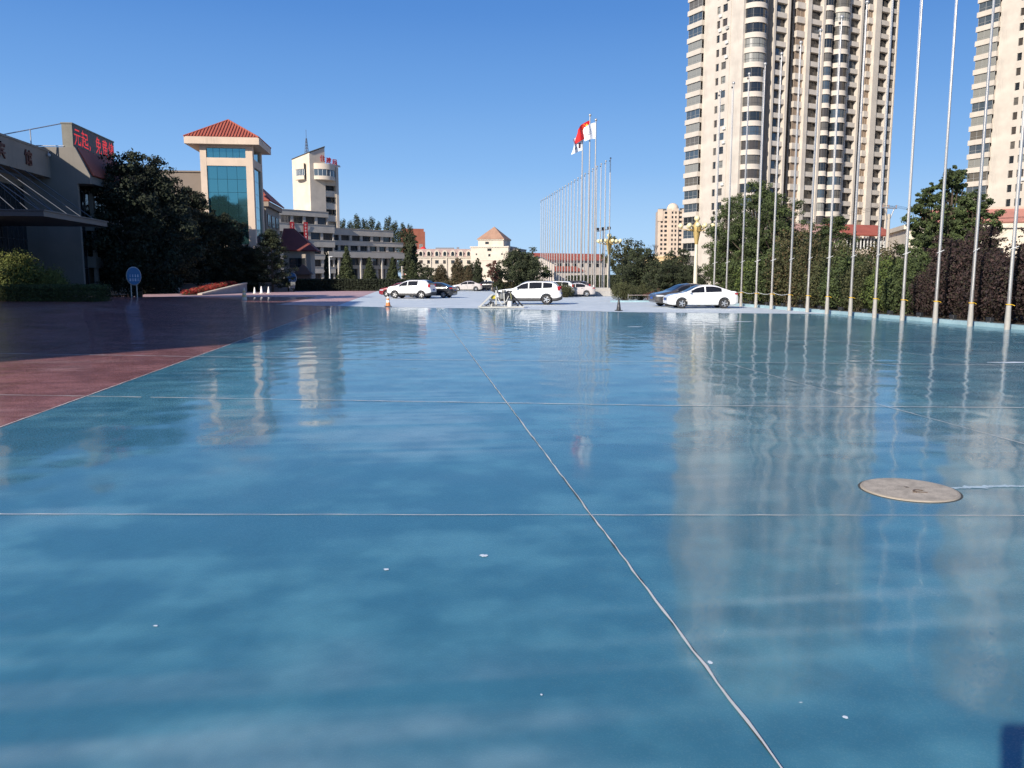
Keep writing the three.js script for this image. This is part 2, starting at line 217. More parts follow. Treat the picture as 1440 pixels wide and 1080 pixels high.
function trunk(seed, h, r0, lean = .04) { const r = rng(seed), list = []; let a = V3(0, -.05, 0), x = 0, z = 0; const n = 5; for (let i = 0; i < n; i++) { x += (r() - .5) * lean * h; z += (r() - .5) * lean * h; const b = V3(x, h * (i + 1) / n, z); list.push(rod(a, b, r0 * (1 - .16 * i), r0 * (1 - .16 * (i + 1)), 8)); a = b; } return { list, top: a }; }
// broadleaf: unit is metres, height h, crown width w
function broadleaf(seed, h, w, pal, { count = 7000, leaf = .22, base = .25, clumpN = 22, airy = .3 } = {}) {
  const r = rng(seed), cl = [], lim = [], y0 = h * base, { list, top } = trunk(seed + 1, h * Math.max(base + .25, .45), h * .016 + .03);
  for (let i = 0; i < clumpN; i++) {
    const t = (i + r() * .8) / clumpN, y = lerp(y0, h * .93, t), prof = Math.sin(Math.pow(clamp((y - y0) / (h - y0), .04, .98), .75) * Math.PI) * .8 + .2, a = i * 2.399 + r(), R0 = w / 2 * prof * (.45 + r() * .5), s = w * (.13 + r() * .12) * (1 - .35 * t);
    const c = [Math.cos(a) * R0, Math.min(y, h - s * .7), Math.sin(a) * R0]; for (let k = 0; k < 5; k++) { const s1 = s * (.3 + r() * .4), e = [c[0] + (r() - .5) * s * 2.1, c[1] + (r() - .45) * s * 1.7, c[2] + (r() - .5) * s * 2.1]; cl.push({ c: e, r: [s1 * (1 + r() * .5), s1 * (.6 + r() * .4), s1 * (1 + r() * .5)], v: (r() - .5) * .4 }); if (k < 2) lim.push(rod(V3(...c), V3(...e), .012, .006, 4)); }
    const s0 = V3(top.x * .8, Math.max(h * base * .8, c[1] * .55), top.z * .8); lim.push(rod(s0, V3(...c), .018 * h * .5 + .01, .012, 5));
  }
  cl.push({ c: [0, lerp(y0, h, .45), 0], r: [w * .3, (h - y0) * .42, w * .3], w: w * w * airy });
  return { crown: leaves(seed + 5, cl, count, leaf, pal), wood: merge([...list, ...lim]) };
}
function cone(seed, h, w, pal, { count = 10000, leaf = .19, blunt = 0, base = .03 } = {}) { // cypress, juniper
  const r = rng(seed), cl = [], n = 40; for (let i = 0; i < n; i++) { const t = (i + .5) / n, y = lerp(h * base, h * .97, t), prof = Math.pow(1 - t, blunt ? .45 : .8) * (.75 + .25 * smooth(0, .12, t)), a = i * 2.399, R0 = w / 2 * prof * (.55 + r() * .3), s = Math.max(w * .07, w * .2 * prof) * (.8 + r() * .5); cl.push({ c: [Math.cos(a) * R0, y, Math.sin(a) * R0], r: [s, s * 1.5, s], v: (r() - .5) * .35 }); }
  cl.push({ c: [0, h * .4, 0], r: [w * .28, h * .42, w * .28], w: w * w * .25 });
  return { crown: leaves(seed + 3, cl, count, leaf, pal, { up: .4, long: 2 }), wood: merge(trunk(seed + 1, h * .8, .05 + h * .012, .005).list) };
}
function pine(seed, h, w, pal, { count = 11000, leaf = .28 } = {}) { // layered branches with tufts
  const r = rng(seed), cl = [], br = [], n = 54, T = trunk(seed + 1, h * .92, .06 + h * .014, .012);
  for (let i = 0; i < n; i++) { const t = Math.pow((i + .5) / n, .9), y = lerp(h * .06, h * .95, t), R0 = w / 2 * Math.pow(1 - t, .62) * (.65 + r() * .45) + .15, a = i * 2.399 + r() * .6, e = V3(Math.cos(a) * R0, y + R0 * .12, Math.sin(a) * R0); br.push(rod(V3(0, y, 0), e, .05, .015, 4)); for (let k = 0; k < 3; k++) { const q = .45 + .28 * k; cl.push({ c: [e.x * q, lerp(y, e.y, q), e.z * q], r: [w * .09 * (.7 + r() * .6), w * .05, w * .09 * (.7 + r() * .6)], v: (r() - .5) * .3 }); } }
  return { crown: leaves(seed + 3, cl, count, leaf, pal, { up: .5, long: 3 }), wood: merge([...T.list, ...br]) };
}
function poplar(seed, h, w, pal) { // narrow column with a ragged blunt top
  const r = rng(seed), cl = [], n = 30; for (let i = 0; i < n; i++) { const t = (i + .5) / n, y = lerp(h * .2, h * .98, t), prof = Math.min(1, (1 - t) * 2.6 + .35) * (.7 + r() * .6), a = i * 2.4; cl.push({ c: [Math.cos(a) * w * .24 * prof, y, Math.sin(a) * w * .24 * prof], r: [w * .22 * prof + .2, h * .06, w * .22 * prof + .2] }); } return { crown: leaves(seed + 2, cl, 5200, .42, pal, { up: .3, long: 2 }), wood: merge(trunk(seed + 1, h * .8, .16, .004).list) }; }
function shrub(seed, h, w, pal, { count = 4500, leaf = .09, clumpN = 18, d = w } = {}) { // mound down to the ground
  const r = rng(seed), cl = [], st = []; for (let i = 0; i < clumpN; i++) { const a = i * 2.399, q = Math.sqrt((i + .5) / clumpN), x = Math.cos(a) * q * w * .36, z = Math.sin(a) * q * d * .36, hh = h * (1 - .42 * q * q) * (.78 + r() * .25), s = w * .17 * (.8 + r() * .5); cl.push({ c: [x, hh * .52, z], r: [s, hh * .5, s], v: (r() - .5) * .3 }); cl.push({ c: [x * 1.1, hh - s * .5, z * 1.1], r: [s * .9, s * .7, s * .9], v: (r() - .5) * .3 }); st.push(rod(V3(x * .25, 0, z * .25), V3(x * .8, hh * .7, z * .8), .03, .012, 5)); for (let k = 0; k < 3; k++) { const e = [x * 1.15 + (r() - .5) * w * .3, hh * (.55 + r() * .62), z * 1.15 + (r() - .5) * d * .3], q = s * (.22 + r() * .3); cl.push({ c: e, r: [q, q * (.8 + r()), q], v: (r() - .5) * .45 }); } }
  return { crown: leaves(seed + 3, cl, count, leaf, pal, { long: 1.5, rough: .32 }), wood: merge(st) };
}
function hedge(seed, L, W, H, pal, { density = 420, leaf = .11 } = {}) { // clipped: leaves on the faces of a box, ragged by a few centimetres, twigs behind them
  const r = rng(seed), cl = [], n = Math.ceil(L / .45), m = Math.max(2, Math.ceil(W / .45)), k = Math.max(2, Math.ceil(H / .4)); for (let i = 0; i < n; i++) for (let j = 0; j < m; j++) for (let y = 0; y < k; y++) { if (j > 0 && j < m - 1 && y < k - 1 && i > 0 && i < n - 1) continue; cl.push({ c: [(i + .5) / n * L - L / 2, (y + .5) / k * H, (j + .5) / m * W - W / 2], r: [L / n * .62, H / k * .6, W / m * .62], v: (r() - .5) * .25, w: 1 }); }
  const area = 2 * L * H + L * W + 2 * W * H;
  const st = []; for (let i = 0; i < L * 3; i++) { const x = (r() - .5) * L * .96, z = (r() - .5) * W * .7; st.push(rod(V3(x, 0, z), V3(x + (r() - .5) * .3, H * .9, z), .015, .006, 4)); }
  return { crown: leaves(seed + 2, cl, Math.round(area * density), leaf, pal, { rough: .3, fill: .8 }), wood: merge(st) };
}
function plant(name, shape, label, category, pos, turn = 0, group, crownName = 'crown') { const t = thing(name, label, category, pos, turn, group); obj('trunk', shape.wood, barkMat, t); obj(crownName, shape.crown, leafMat, t); return t; }
function again(src, label, pos, turn, sx = 1, sy = 1) { const c = copyOf(src, pos, turn, label); c.scale.set(sx, sy, sx); return c; }

// plum hedge trees and green shrubs behind the near row of poles (nearest the right edge first)
{
  const G = 'plum trees behind the near flagpoles', ps = [shrub(1001, 3.7, 3.3, palette.plum, { count: 17000, leaf: .1, clumpN: 26 }), shrub(1002, 3.5, 3.1, palette.plum, { count: 15000, leaf: .1, clumpN: 22 })];
  const put = [[24.3, 28.9, 0, 1.08, 'purple-leaved plum tree at the right edge behind the last flagpole'], [24.1, 31.2, 1, .9, 'purple-leaved plum tree between the first and second flagpoles from the right'], [24.4, 33.3, 0, 1.0, 'purple-leaved plum tree behind the third flagpole from the right'], [24.2, 35.2, 1, .74, 'smaller purple-leaved plum tree at the left end of the plum row']];
  const src = []; for (const [x, u, k, s, l] of put) { if (!src[k]) { src[k] = plant('plum_tree', ps[k], l, 'tree', [x, 0, -u], u, G); src[k].scale.set(s, s, s); } else again(src[k], l, [x, 0, -u], u, s, s); }
  again(src[1], 'purple-leaved plum tree just beyond the right edge of the photo', [24.3, 0, -26.4], 3, 1.05, 1.02);
  again(src[0], 'purple-leaved plum tree standing in the second line under the red-edged terrace', [26.8, 0, -31], 2, 1.1, 1.06); again(src[1], 'purple-leaved plum tree in the second line left of the tall green tree', [26.6, 0, -35.5], 4, 1, .95);
  const ts = plant('plum_tree', broadleaf(1005, 4.6, 2.6, palette.plum, { count: 9000, leaf: .11, base: .2, clumpN: 26, airy: .15 }), 'tall loose plum tree rising above the clipped-looking plum row at the right', 'tree', [25.6, 0, -30.2], 1, G); again(ts, 'loose plum tree rising between the second and third flagpoles from the right', [25.4, 0, -33.6], 3, .95, .93); again(ts, 'loose plum tree behind the left end of the plum row', [25.8, 0, -36.6], 5, 1, .86);
  const Gs = 'shrubs behind the near flagpoles', sh = [shrub(1011, 2.7, 2.6, palette.green, { count: 9000, leaf: .11, clumpN: 22 }), shrub(1012, 3, 2.5, palette.olive, { count: 9000, leaf: .1, clumpN: 22 }), shrub(1013, 3.2, 2.8, palette.bright, { count: 9000, leaf: .12, clumpN: 22 }), shrub(1014, 4.6, 3, palette.autumn, { count: 10000, leaf: .12, clumpN: 26 })];
  const q = [[24, 37.2, 0, 1, 'green shrub left of the plum trees behind the fourth flagpole'], [24.2, 39, 2, .92, 'bright green shrub behind the gap beside the fifth flagpole'], [24, 41, 1, .98, 'olive shrub behind the sixth flagpole from the right'], [24.2, 43, 0, 1.18, 'green shrub behind the seventh flagpole from the right'], [24.1, 45, 1, 1.1, 'olive shrub behind the eighth flagpole from the right'], [24.3, 47.3, 3, 1, 'tall browning shrub behind the ninth flagpole from the right'], [24.4, 50, 3, 1.15, 'tall browning shrub right of the big leafy tree'], [24.2, 52.6, 0, 1.4, 'green shrub under the big leafy tree'], [24.2, 55.4, 2, 1.05, 'bright green shrub at the left foot of the big leafy tree']];
  const s2 = []; for (const [x, u, k, s, l] of q) { if (!s2[k]) { s2[k] = plant('leafy_shrub', sh[k], l, 'shrub', [x, 0, -u], u * 3, Gs); s2[k].scale.setScalar(s); } else again(s2[k], l, [x, 0, -u], u * 3, s, s); }
  again(s2[3], 'browning shrub in the second line below the low red roof', [28, 0, -46], 1, 1, .9); again(s2[0], 'green shrub in the second line right of the utility pole', [27.5, 0, -41], 2, 1.3, 1.2); again(s2[1], 'olive shrub in the second line left of the low red roof', [28.5, 0, -51], 5, 1.3, 1.5);
}
{
  const G = 'tall trees behind the flagpoles';
  const t1 = plant('leafy_tree', broadleaf(1101, 9.6, 5, palette.green, { count: 34000, leaf: .15, base: .1, clumpN: 44, airy: .12 }), 'big leafy tree in front of the cream apartment tower', 'tree', [27, 0, -62], 0, G);
  again(t1, 'leafy tree with thin branches left of the big tree', [26.6, 0, -66.5], 2.2, .72, .93); again(t1, 'leafy tree right of the big tree before the apartment tower', [27.4, 0, -58.6], 4, .9, .88); again(t1, 'lower leafy tree at the right foot of the apartment tower', [29.4, 0, -55], 1.2, .85, .66);
  const t2 = plant('leafy_tree', broadleaf(1111, 8.4, 2.7, palette.green, { count: 24000, leaf: .15, base: .06, clumpN: 44, airy: .3 }), 'tall slim green tree right of the utility pole with bare tips', 'tree', [30, 0, -42.5], 0, G);
  again(t2, 'slim green tree left of the tallest slim tree', [30.2, 0, -45], 2.4, .95, .92); again(t2, 'slim green tree behind the purple plum trees', [30.8, 0, -41.6], 4.4, .9, .83);
  const t3 = plant('leafy_tree', broadleaf(1121, 4.9, 4.6, palette.dark, { count: 9000, leaf: .2, base: .1, clumpN: 26 }), 'round dark tree behind the clipped shrubs right of the lamp post', 'tree', [23.8, 0, -82.9], 0, 'trees between the lamp posts');
  for (const [x, u, s, y, a, l] of [[25.8, 79.5, .8, .74, 1, 'dark bushy tree below the far beige tower'], [27.6, 77.3, .66, .62, 2, 'small dark tree left of the dark grey car roof'], [24.5, 78, .7, .68, 3, 'dark bushy tree in the middle between the two lamp posts'], [28.8, 86, .9, 1.0, 4, 'dark tree behind the bushy trees under the beige tower'], [31, 76, .8, .8, 5.5, 'dark bushy tree behind the roof of the white sedan'], [25.6, 90, 1, 1.05, 5, 'dark tree just right of the far flagpole row']]) again(t3, l, [x, 0, -u], a, s, y);
  const t4 = plant('airy_tree', broadleaf(1131, 6.7, 4.6, palette.olive, { count: 3000, leaf: .24, base: .4, clumpN: 16, airy: .05 }), 'airy tree with open crown right of the near lamp post globes', 'tree', [24.6, 0, -93], 0);
  const bare = thing('bare_tree', 'leafless tree with fine twigs left of the beige tower', 'tree', [28.6, 0, -95.6]); { const r = rng(5), tw = []; const grow = (a, d, L, rad, n) => { const b = a.clone().addScaledVector(d, L); tw.push(rod(a, b, rad, rad * .65, 4)); if (n) for (let i = 0; i < 3; i++) grow(b, d.clone().add(V3((r() - .5) * 1, r() * .35, (r() - .5) * 1)).normalize(), L * (.6 + r() * .2), rad * .6, n - 1); }; obj('trunk', [rod(V3(0, 0, 0), V3(0, 2.4, 0), .09, .07)], barkMat, bare); grow(V3(0, 2.4, 0), V3(0, 1, 0), 1.25, .05, 4); obj('branches', tw, barkMat, bare); }
  const red = plant('maple_sapling', broadleaf(1141, 4.4, 1.9, palette.redshrub, { count: 1500, leaf: .2, base: .4, clumpN: 12, airy: .1 }), 'thin reddish maple in front of the pyramid-roofed building', 'tree', [10.9, 0, -111.5]);
}
// conifers in the middle distance
{
  const G = 'clipped conifers in the middle distance', A = cone(1201, 5, 2.3, palette.cypress), B = cone(1202, 5, 2.9, palette.rust, { blunt: 1 }), C = cone(1203, 5, 1.75, palette.dark, { blunt: 1 });
  const spots = [[A, -10.35, 130.2, 6.9, 3.4, 'tallest pointed cypress before the grey office wing'], [A, -6.95, 131.8, 5.2, 3.1, 'second pointed cypress before the grey office wing'], [A, -3.23, 131.4, 5.2, 2.9, 'third pointed cypress at the right end of the office wing'], [A, -.1, 131, 4.8, 3.2, 'pointed cypress above the roof of the small white SUV'], [B, 4.36, 128.4, 4.0, 3.2, 'rust-tinted rounded conifer left of the silver sedan'], [B, 7, 128.1, 5.0, 3.0, 'rust-tinted rounded conifer above the silver sedan'], [C, 9.68, 121.7, 4.9, 1.9, 'narrow dark cypress right of the silver sedan'], [C, -13.4, 130.6, 6.1, 1.45, 'narrow dark cypress beside the white lamp column'], [B, 8.6, 126, 3.8, 2.4, 'low rust conifer between two taller ones'], [C, 12.3, 117.4, 4.2, 1.7, 'dark cypress at the left edge of the round tree']];
  const first = new Map(); for (const [g, x, u, h, w, l] of spots) { let o = first.get(g); if (!o) { o = plant('cypress_tree', g, l, 'tree', [x, 0, -u], x, G); first.set(g, o); o.scale.set(w / (g === A ? 2.3 : g === B ? 2.9 : 1.75), h / 5, w / (g === A ? 2.3 : g === B ? 2.9 : 1.75)); } else { const k = w / (g === A ? 2.3 : g === B ? 2.9 : 1.75); again(o, l, [x, 0, -u], x, k, h / 5); } }
  plant('leafy_tree', broadleaf(1211, 5.9, 6.2, palette.dark, { count: 15000, leaf: .22, base: .06, clumpN: 34 }), 'wide round dark tree left of the far flagpole row', 'tree', [15.2, 0, -114]);
  plant('leafy_tree', broadleaf(1212, 5.2, 4.6, palette.green, { count: 9000, leaf: .22, base: .06, clumpN: 24 }), 'green tree behind the roof of the white SUV', 'tree', [17.6, 0, -121]);
  plant('leafy_tree', broadleaf(1213, 9.7, 3.4, palette.dark, { count: 7000, leaf: .32, base: .12, clumpN: 24 }), 'tall dark tree at the right end of the office wing', 'tree', [-.3, 0, -141]);
  plant('leafy_tree', broadleaf(1214, 4.2, 4, palette.dark, { count: 5000, leaf: .26, base: .05 }), 'low dark tree behind the rust conifers', 'tree', [2, 0, -137]);
  plant('leafy_tree', broadleaf(1215, 4.4, 5, palette.dark, { count: 5000, leaf: .26, base: .05 }), 'low dark tree in front of the cream building', 'tree', [9.5, 0, -139]);
  const P = poplar(1221, 20, 4.6, palette.dark), pp = []; const spots2 = [[-24.4, 264.8, .97], [-21.9, 264.6, 1.02], [-19.6, 266, 1.0], [-17.4, 264, 1.09], [-15.2, 265, 1.03], [-12.9, 263.6, 1.05], [-10.9, 265, .98], [-7.6, 262.9, 1.06], [-5.4, 263, .99], [-2.9, 260, .95], [-.8, 257, .92]];
  spots2.forEach(([x, u, s], i) => { const l = `dark narrow poplar above the office roof, ${ORD[i]} from the left`; if (!pp[0]) { pp[0] = plant('poplar_tree', P, l, 'tree', [x, 0, -u], i, 'poplars behind the office'); pp[0].scale.set(s, s, s); } else again(pp[0], l, [x, 0, -u], i, s * .95, s); });
}
// dark trees in the shade of the hotel, the pine, the hedges
{
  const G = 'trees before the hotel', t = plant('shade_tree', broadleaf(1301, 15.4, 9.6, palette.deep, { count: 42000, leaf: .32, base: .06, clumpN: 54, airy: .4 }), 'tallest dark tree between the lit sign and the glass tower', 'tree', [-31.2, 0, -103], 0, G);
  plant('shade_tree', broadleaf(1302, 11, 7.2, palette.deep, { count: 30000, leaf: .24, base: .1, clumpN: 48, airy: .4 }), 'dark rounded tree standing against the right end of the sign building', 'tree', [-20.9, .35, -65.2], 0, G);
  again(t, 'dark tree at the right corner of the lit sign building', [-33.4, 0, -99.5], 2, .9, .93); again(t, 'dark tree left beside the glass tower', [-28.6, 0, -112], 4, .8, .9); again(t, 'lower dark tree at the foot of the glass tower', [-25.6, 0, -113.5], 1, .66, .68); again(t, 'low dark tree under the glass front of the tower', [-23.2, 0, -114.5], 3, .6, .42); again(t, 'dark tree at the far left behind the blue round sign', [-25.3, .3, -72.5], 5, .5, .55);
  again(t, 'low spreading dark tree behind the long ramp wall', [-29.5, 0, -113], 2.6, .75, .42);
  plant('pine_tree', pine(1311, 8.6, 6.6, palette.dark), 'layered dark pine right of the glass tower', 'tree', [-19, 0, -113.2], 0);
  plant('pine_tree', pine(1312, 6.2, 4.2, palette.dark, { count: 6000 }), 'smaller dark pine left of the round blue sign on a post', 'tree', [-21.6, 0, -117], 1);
  const b = plant('leafy_shrub', shrub(1321, 4.2, 5.2, palette.gold, { count: 16000, leaf: .15, clumpN: 34, d: 4 }), 'large yellow-green bush behind the clipped hedge at the left edge', 'shrub', [-23.5, .5, -50.8], 0, 'bushes before the hotel'); b.scale.setScalar(.76);
  again(b, 'smaller yellow-green bush right of the large one', [-21.3, .5, -51], 2, .42, .5);
  const hd = thing('clipped_hedge', 'long clipped green hedge at the left edge of the red floor', 'hedge', [-22.6, .48, -49.8], R(-14)); { const h = hedge(1331, 10.4, 1.7, 1.0, palette.green, { density: 800, leaf: .08 }); obj('stems', h.wood, barkMat, hd).userData.kind = 'stuff'; obj('foliage', h.crown, leafMat, hd); }
  const hd2 = thing('clipped_hedge', 'dark clipped hedge in front of the grey office', 'hedge', [-10, 0, -120.5], R(-2)); { const h = hedge(1332, 26, 1.8, 1.7, palette.deep, { density: 330, leaf: .2 }); obj('stems', h.wood, barkMat, hd2).userData.kind = 'stuff'; obj('foliage', h.crown, leafMat, hd2); }
  const hd3 = thing('clipped_hedge', 'low rust-coloured hedge behind the silver sedan', 'hedge', [9, 0, -124], 0); { const h = hedge(1333, 16, 1.6, 1.25, palette.rust, { density: 220, leaf: .18 }); obj('stems', h.wood, barkMat, hd3).userData.kind = 'stuff'; obj('foliage', h.crown, leafMat, hd3); }
  const hd4 = thing('clipped_hedge', 'dark hedge behind the far row of flagpoles', 'hedge', [27, 0, -112], R(90)); { const h = hedge(1334, 50, 2, 2.2, palette.dark, { density: 110, leaf: .26 }); obj('stems', h.wood, barkMat, hd4).userData.kind = 'stuff'; obj('foliage', h.crown, leafMat, hd4); }
  const s1 = plant('clipped_shrub', shrub(1341, 1.35, 2.1, palette.olive, { count: 7000, leaf: .075, clumpN: 24 }), 'round clipped shrub between the white SUV and the flag plinth', 'shrub', [14.6, 0, -77.2], 0, 'clipped shrubs by the flag plinth');
  again(s1, 'larger round clipped shrub right of the flag plinth', [17.1, 0, -64.2], 1, 1.15, 1.1); again(s1, 'round clipped shrub under the near lamp post', [18.9, 0, -66], 2, .9, .95);
  const s3 = plant('red_shrub', shrub(1351, .8, 1.9, palette.redshrub, { count: 4000, leaf: .08, clumpN: 18 }), 'low reddish shrub right of the clipped shrubs', 'shrub', [19.6, 0, -63.6], 0, 'low reddish shrubs');
  again(s3, 'low reddish shrub nearest the dark grey car', [22.4, 0, -63.4], 1, 1.1, 1); again(s3, 'low reddish shrub in the middle of its row', [21, 0, -64], 2, 1, .95);
}
// ------------------------------------------------------------------ buildings
const glassDark = phys(lin(.018, .022, .026), .06, { ior: 1.6 }), glassBlue = phys(lin(.055, .075, .095), .05, { ior: 1.75 }), glassPale = phys(lin(.22, .22, .2), .25), glassWarm = phys(lin(.06, .05, .042), .1, { ior: 1.55 });
const glassCurtain = phys(lin(.11, .1, .085), .12, { ior: 1.55 }), frameDark = std(lin(.07, .07, .072), .5), frameWhite = std(lin(.6, .6, .58), .5), frameGrey = std(lin(.3, .3, .29), .5);
const winCache = new Map();
// a window: a pane with a frame and bars in front of it; origin at the middle of the opening
function windowGeo(w, h, nx, ny) {
  const key = [w.toFixed(2), h.toFixed(2), nx, ny].join();
  if (!winCache.has(key)) {
    const t = .05, f = [box(-w / 2, w / 2, -h / 2, -h / 2 + t, -.03, .05), box(-w / 2, w / 2, h / 2 - t, h / 2, -.03, .05), box(-w / 2, -w / 2 + t, -h / 2 + t, h / 2 - t, -.03, .05), box(w / 2 - t, w / 2, -h / 2 + t, h / 2 - t, -.03, .05)];
    for (let i = 1; i < nx; i++) f.push(box(-w / 2 + w * i / nx - .025, -w / 2 + w * i / nx + .025, -h / 2 + t, h / 2 - t, -.03, .045));
    for (let j = 1; j < ny; j++) { const y = -h / 2 + h * (ny === 2 ? .34 : j / ny); f.push(box(-w / 2 + t, w / 2 - t, y - .022, y + .022, -.03, .043)); }
    winCache.set(key, [box(-w / 2 + .01, w / 2 - .01, -h / 2 + .01, h / 2 - .01, -.05, 0), merge(f)]);
  }
  return winCache.get(key);
}
function addWindow(parent, M, x, y, z, w, h, mat, { nx = 2, ny = 2, frame = frameDark, name = 'window', tilt = 0 } = {}) {
  const [g, f] = windowGeo(w, h, nx, ny), m = obj(name, g, mat, parent); m.applyMatrix4(new THREE.Matrix4().multiplyMatrices(M, new THREE.Matrix4().makeTranslation(x, y, z)));
  if (frame) obj('frame', f, frame, m); return m;
}
const faceM = (x, z, turn) => new THREE.Matrix4().makeTranslation(x, 0, z).multiply(new THREE.Matrix4().makeRotationY(turn));
// a facade in its own frame: x to the right, z outwards, wall face at z = 0; cols = [x0, x1], rows = [y0, y1]
function facade(parent, M, { x0, x1, y0, y1, cols, rows, depth = .35, mats, seed = 1, nx = 2, ny = 2, frame = frameDark, back = .6, name = 'window', skip, wallParts }) {
  const r = rng(seed), g = []; let x = x0; const cs = [...cols].sort((a, b) => a[0] - b[0]);
  for (const c of cs) { if (c[0] - x > .01) g.push(box(x, c[0], y0, y1, -back, 0)); x = c[1]; }
  if (x1 - x > .01) g.push(box(x, x1, y0, y1, -back, 0));
  for (const c of cs) { let y = y0; for (const q of rows) { if (q[0] - y > .005) g.push(box(c[0], c[1], y, q[0], -back, -.012)); y = q[1]; } if (y1 - y > .005) g.push(box(c[0], c[1], y, y1, -back, -.012)); }
  for (const c of cs) for (const q of rows) { const mat = mats[Math.floor(Math.pow(r(), c[3] || 1.6) * mats.length)]; const nn = c[2] || nx; addWindow(parent, M, (c[0] + c[1]) / 2, (q[0] + q[1]) / 2, -depth, c[1] - c[0] - .006, q[1] - q[0] - .006, mat, { nx: nn, ny, frame, name }); }
  for (const k of g) { k.applyMatrix4(M); wallParts.push(k); }
}

const I4 = new THREE.Matrix4();
// ---- the apartment tower: facade on +z, narrow sunlit side on -x, corner at the origin
function apartmentTower(label, pos, turn) {
  const T = thing('apartment_tower', label, 'tower block', pos, turn, 'cream apartment towers'), wall = [], r = rng(4401);
  const cream = plaster(.61, .555, .49), FH = 2.715, Y0 = 1.3, N = 31, SEEN = 21, top = Y0 + N * FH, I = new THREE.Matrix4();
  const rows = (n0, n1, a, b) => { const q = []; for (let n = n0; n < n1; n++) q.push([Y0 + n * FH + a, Y0 + n * FH + b]); return q; };
  const GW = [glassWarm, glassDark, glassBlue, glassCurtain, glassPale], later = [];
  const F = (o) => { facade(T, o.M || I, { y0: 0, y1: top, mats: GW, wallParts: wall, ...o, rows: rows(0, SEEN, o.a ?? .52, o.b ?? 2.28) }); };
  // windows above what the camera can see are merged; walls run full height
  const up = (M, x0, x1, z, a = .52, b = 2.28) => { for (let n = SEEN; n < N; n++) later.push(box(x0, x1, Y0 + n * FH + a, Y0 + n * FH + b, z - .04, z + .03).applyMatrix4(M)); };
  const spand = (M, x0, x1, z0, z1, a = 2.28, b = .52) => { for (let n = -1; n < N; n++) wall.push(box(x0, x1, n < 0 ? 0 : Y0 + n * FH + a, n === N - 1 ? top : Y0 + (n + 1) * FH + b, z0, z1).applyMatrix4(M)); };
  // deep bays: full-height piers with the openings between them; the windows above SEEN are filled from 'later'
  const bay = (x0, x1, pier0, pier1, depth, z = 0) => {
    wall.push(box(pier0, x0, 0, top, -1.2, z + .45), box(x1, pier1, 0, top, -1.2, z + .45)); spand(I, x0, x1, -1.1, z + .2);
    for (let n = 0; n < SEEN; n++) addWindow(T, I, (x0 + x1) / 2, Y0 + n * FH + 1.4, z - depth, x1 - x0, 1.76, GW[Math.floor(r() * r() * 5)], { nx: 3 });
    up(I, x0, x1, z - depth);
  };
  bay(7.95, 11.15, 7.45, 11.75, .55); bay(17.55, 20.85, 16.5, 21.45, .55); bay(28.95, 32.05, 28.35, 32.65, .55); bay(38.1, 41.1, 36.4, 41.65, .55);
  // deep recesses with plain windows
  const recess = (x0, x1, z, w, mats) => { wall.push(box(x0, (x0 + x1 - w) / 2, 0, top, z - .4, z), box((x0 + x1 + w) / 2, x1, 0, top, z - .4, z)); spand(I, (x0 + x1 - w) / 2, (x0 + x1 + w) / 2, z - .4, z - .01, 2.2, .8); for (let n = 0; n < SEEN; n++) addWindow(T, I, (x0 + x1) / 2, Y0 + n * FH + 1.5, z - .18, w, 1.4, mats[Math.floor(r() * mats.length)], { nx: 2 }); up(I, (x0 + x1 - w) / 2, (x0 + x1 + w) / 2, z - .18, .8, 2.2); };
  recess(5.5, 7.45, -1.2, 1.1, [glassWarm]); recess(11.75, 14.2, -2.3, 1.5, [glassDark]); recess(32.65, 35, -2.3, 1.5, [glassDark]); recess(41.65, 42.3, -1.6, .4, [glassDark]);
  // narrow service bays with tan louvres between cream bands
  const louvre = std(lin(.3, .22, .155), .7, 0, { map: mottleTex });
  for (const [a, b] of [[14.2, 16.5], [35, 36.4]]) { spand(I, a, b, -1.2, -.12, 2.15, .62); for (let n = 0; n < SEEN; n++) addWindow(T, I, (a + b) / 2, Y0 + n * FH + 1.385, -.45, b - a, 1.53, louvre, { nx: 2, ny: 1, frame: std(lin(.42, .33, .25), .7), name: 'louvre_panel' }); up(I, a, b, -.45, .62, 2.15); wall.push(box(a, b, 0, top, -1.4, -1.21)); }
  // round bays: glazed half drums with cream parapets
  const drum = (cx, cz, rad, sx = 1) => {
    const arc = (ra, y0, y1, n = 18) => { const g = new THREE.CylinderGeometry(ra, ra, y1 - y0, n, 1, false, -Math.PI / 2, Math.PI); g.translate(0, (y0 + y1) / 2, 0); return g; };
    for (let n = 0; n < N; n++) {
      const y = Y0 + n * FH; if (n >= SEEN) { later.push(arc(rad - .06, y + .82, y + 2.52).translate(cx, 0, cz)); wall.push(clean(arc(rad, y - .02, y + .82).translate(cx, 0, cz))); wall.push(clean(arc(rad + .14, y + 2.52, y + 2.69).translate(cx, 0, cz))); continue; }
      const w = obj('bay_window', arc(rad - .06, .82, 2.52, 12).toNonIndexed(), GW[Math.floor(r() * 4.7)], T); w.geometry.computeVertexNormals(); w.position.set(cx, y, cz);
      const fr = []; for (const a of [-80, -48, -16, 16, 48, 80]) fr.push(box(-.03, .03, .82, 2.52, rad - .07, rad - .015).rotateY(R(a))); fr.push(new THREE.TorusGeometry(rad - .05, .03, 5, 18, Math.PI).rotateX(Math.PI / 2).translate(0, 1.42, 0)); obj('frame', fr, frameDark, w);
      obj('parapet', arc(rad, -.02, .82), cream, w); obj('canopy_ring', arc(rad + .14, 2.52, 2.69), cream, w);
    }
    wall.push(box(cx - rad * .3, cx + rad * .3, 0, top, cz - 1, cz - .2));
  };
  drum(2.75, -.15, 2.35); drum(22.65, -.1, 1.15); drum(26.2, -.15, 1.95);
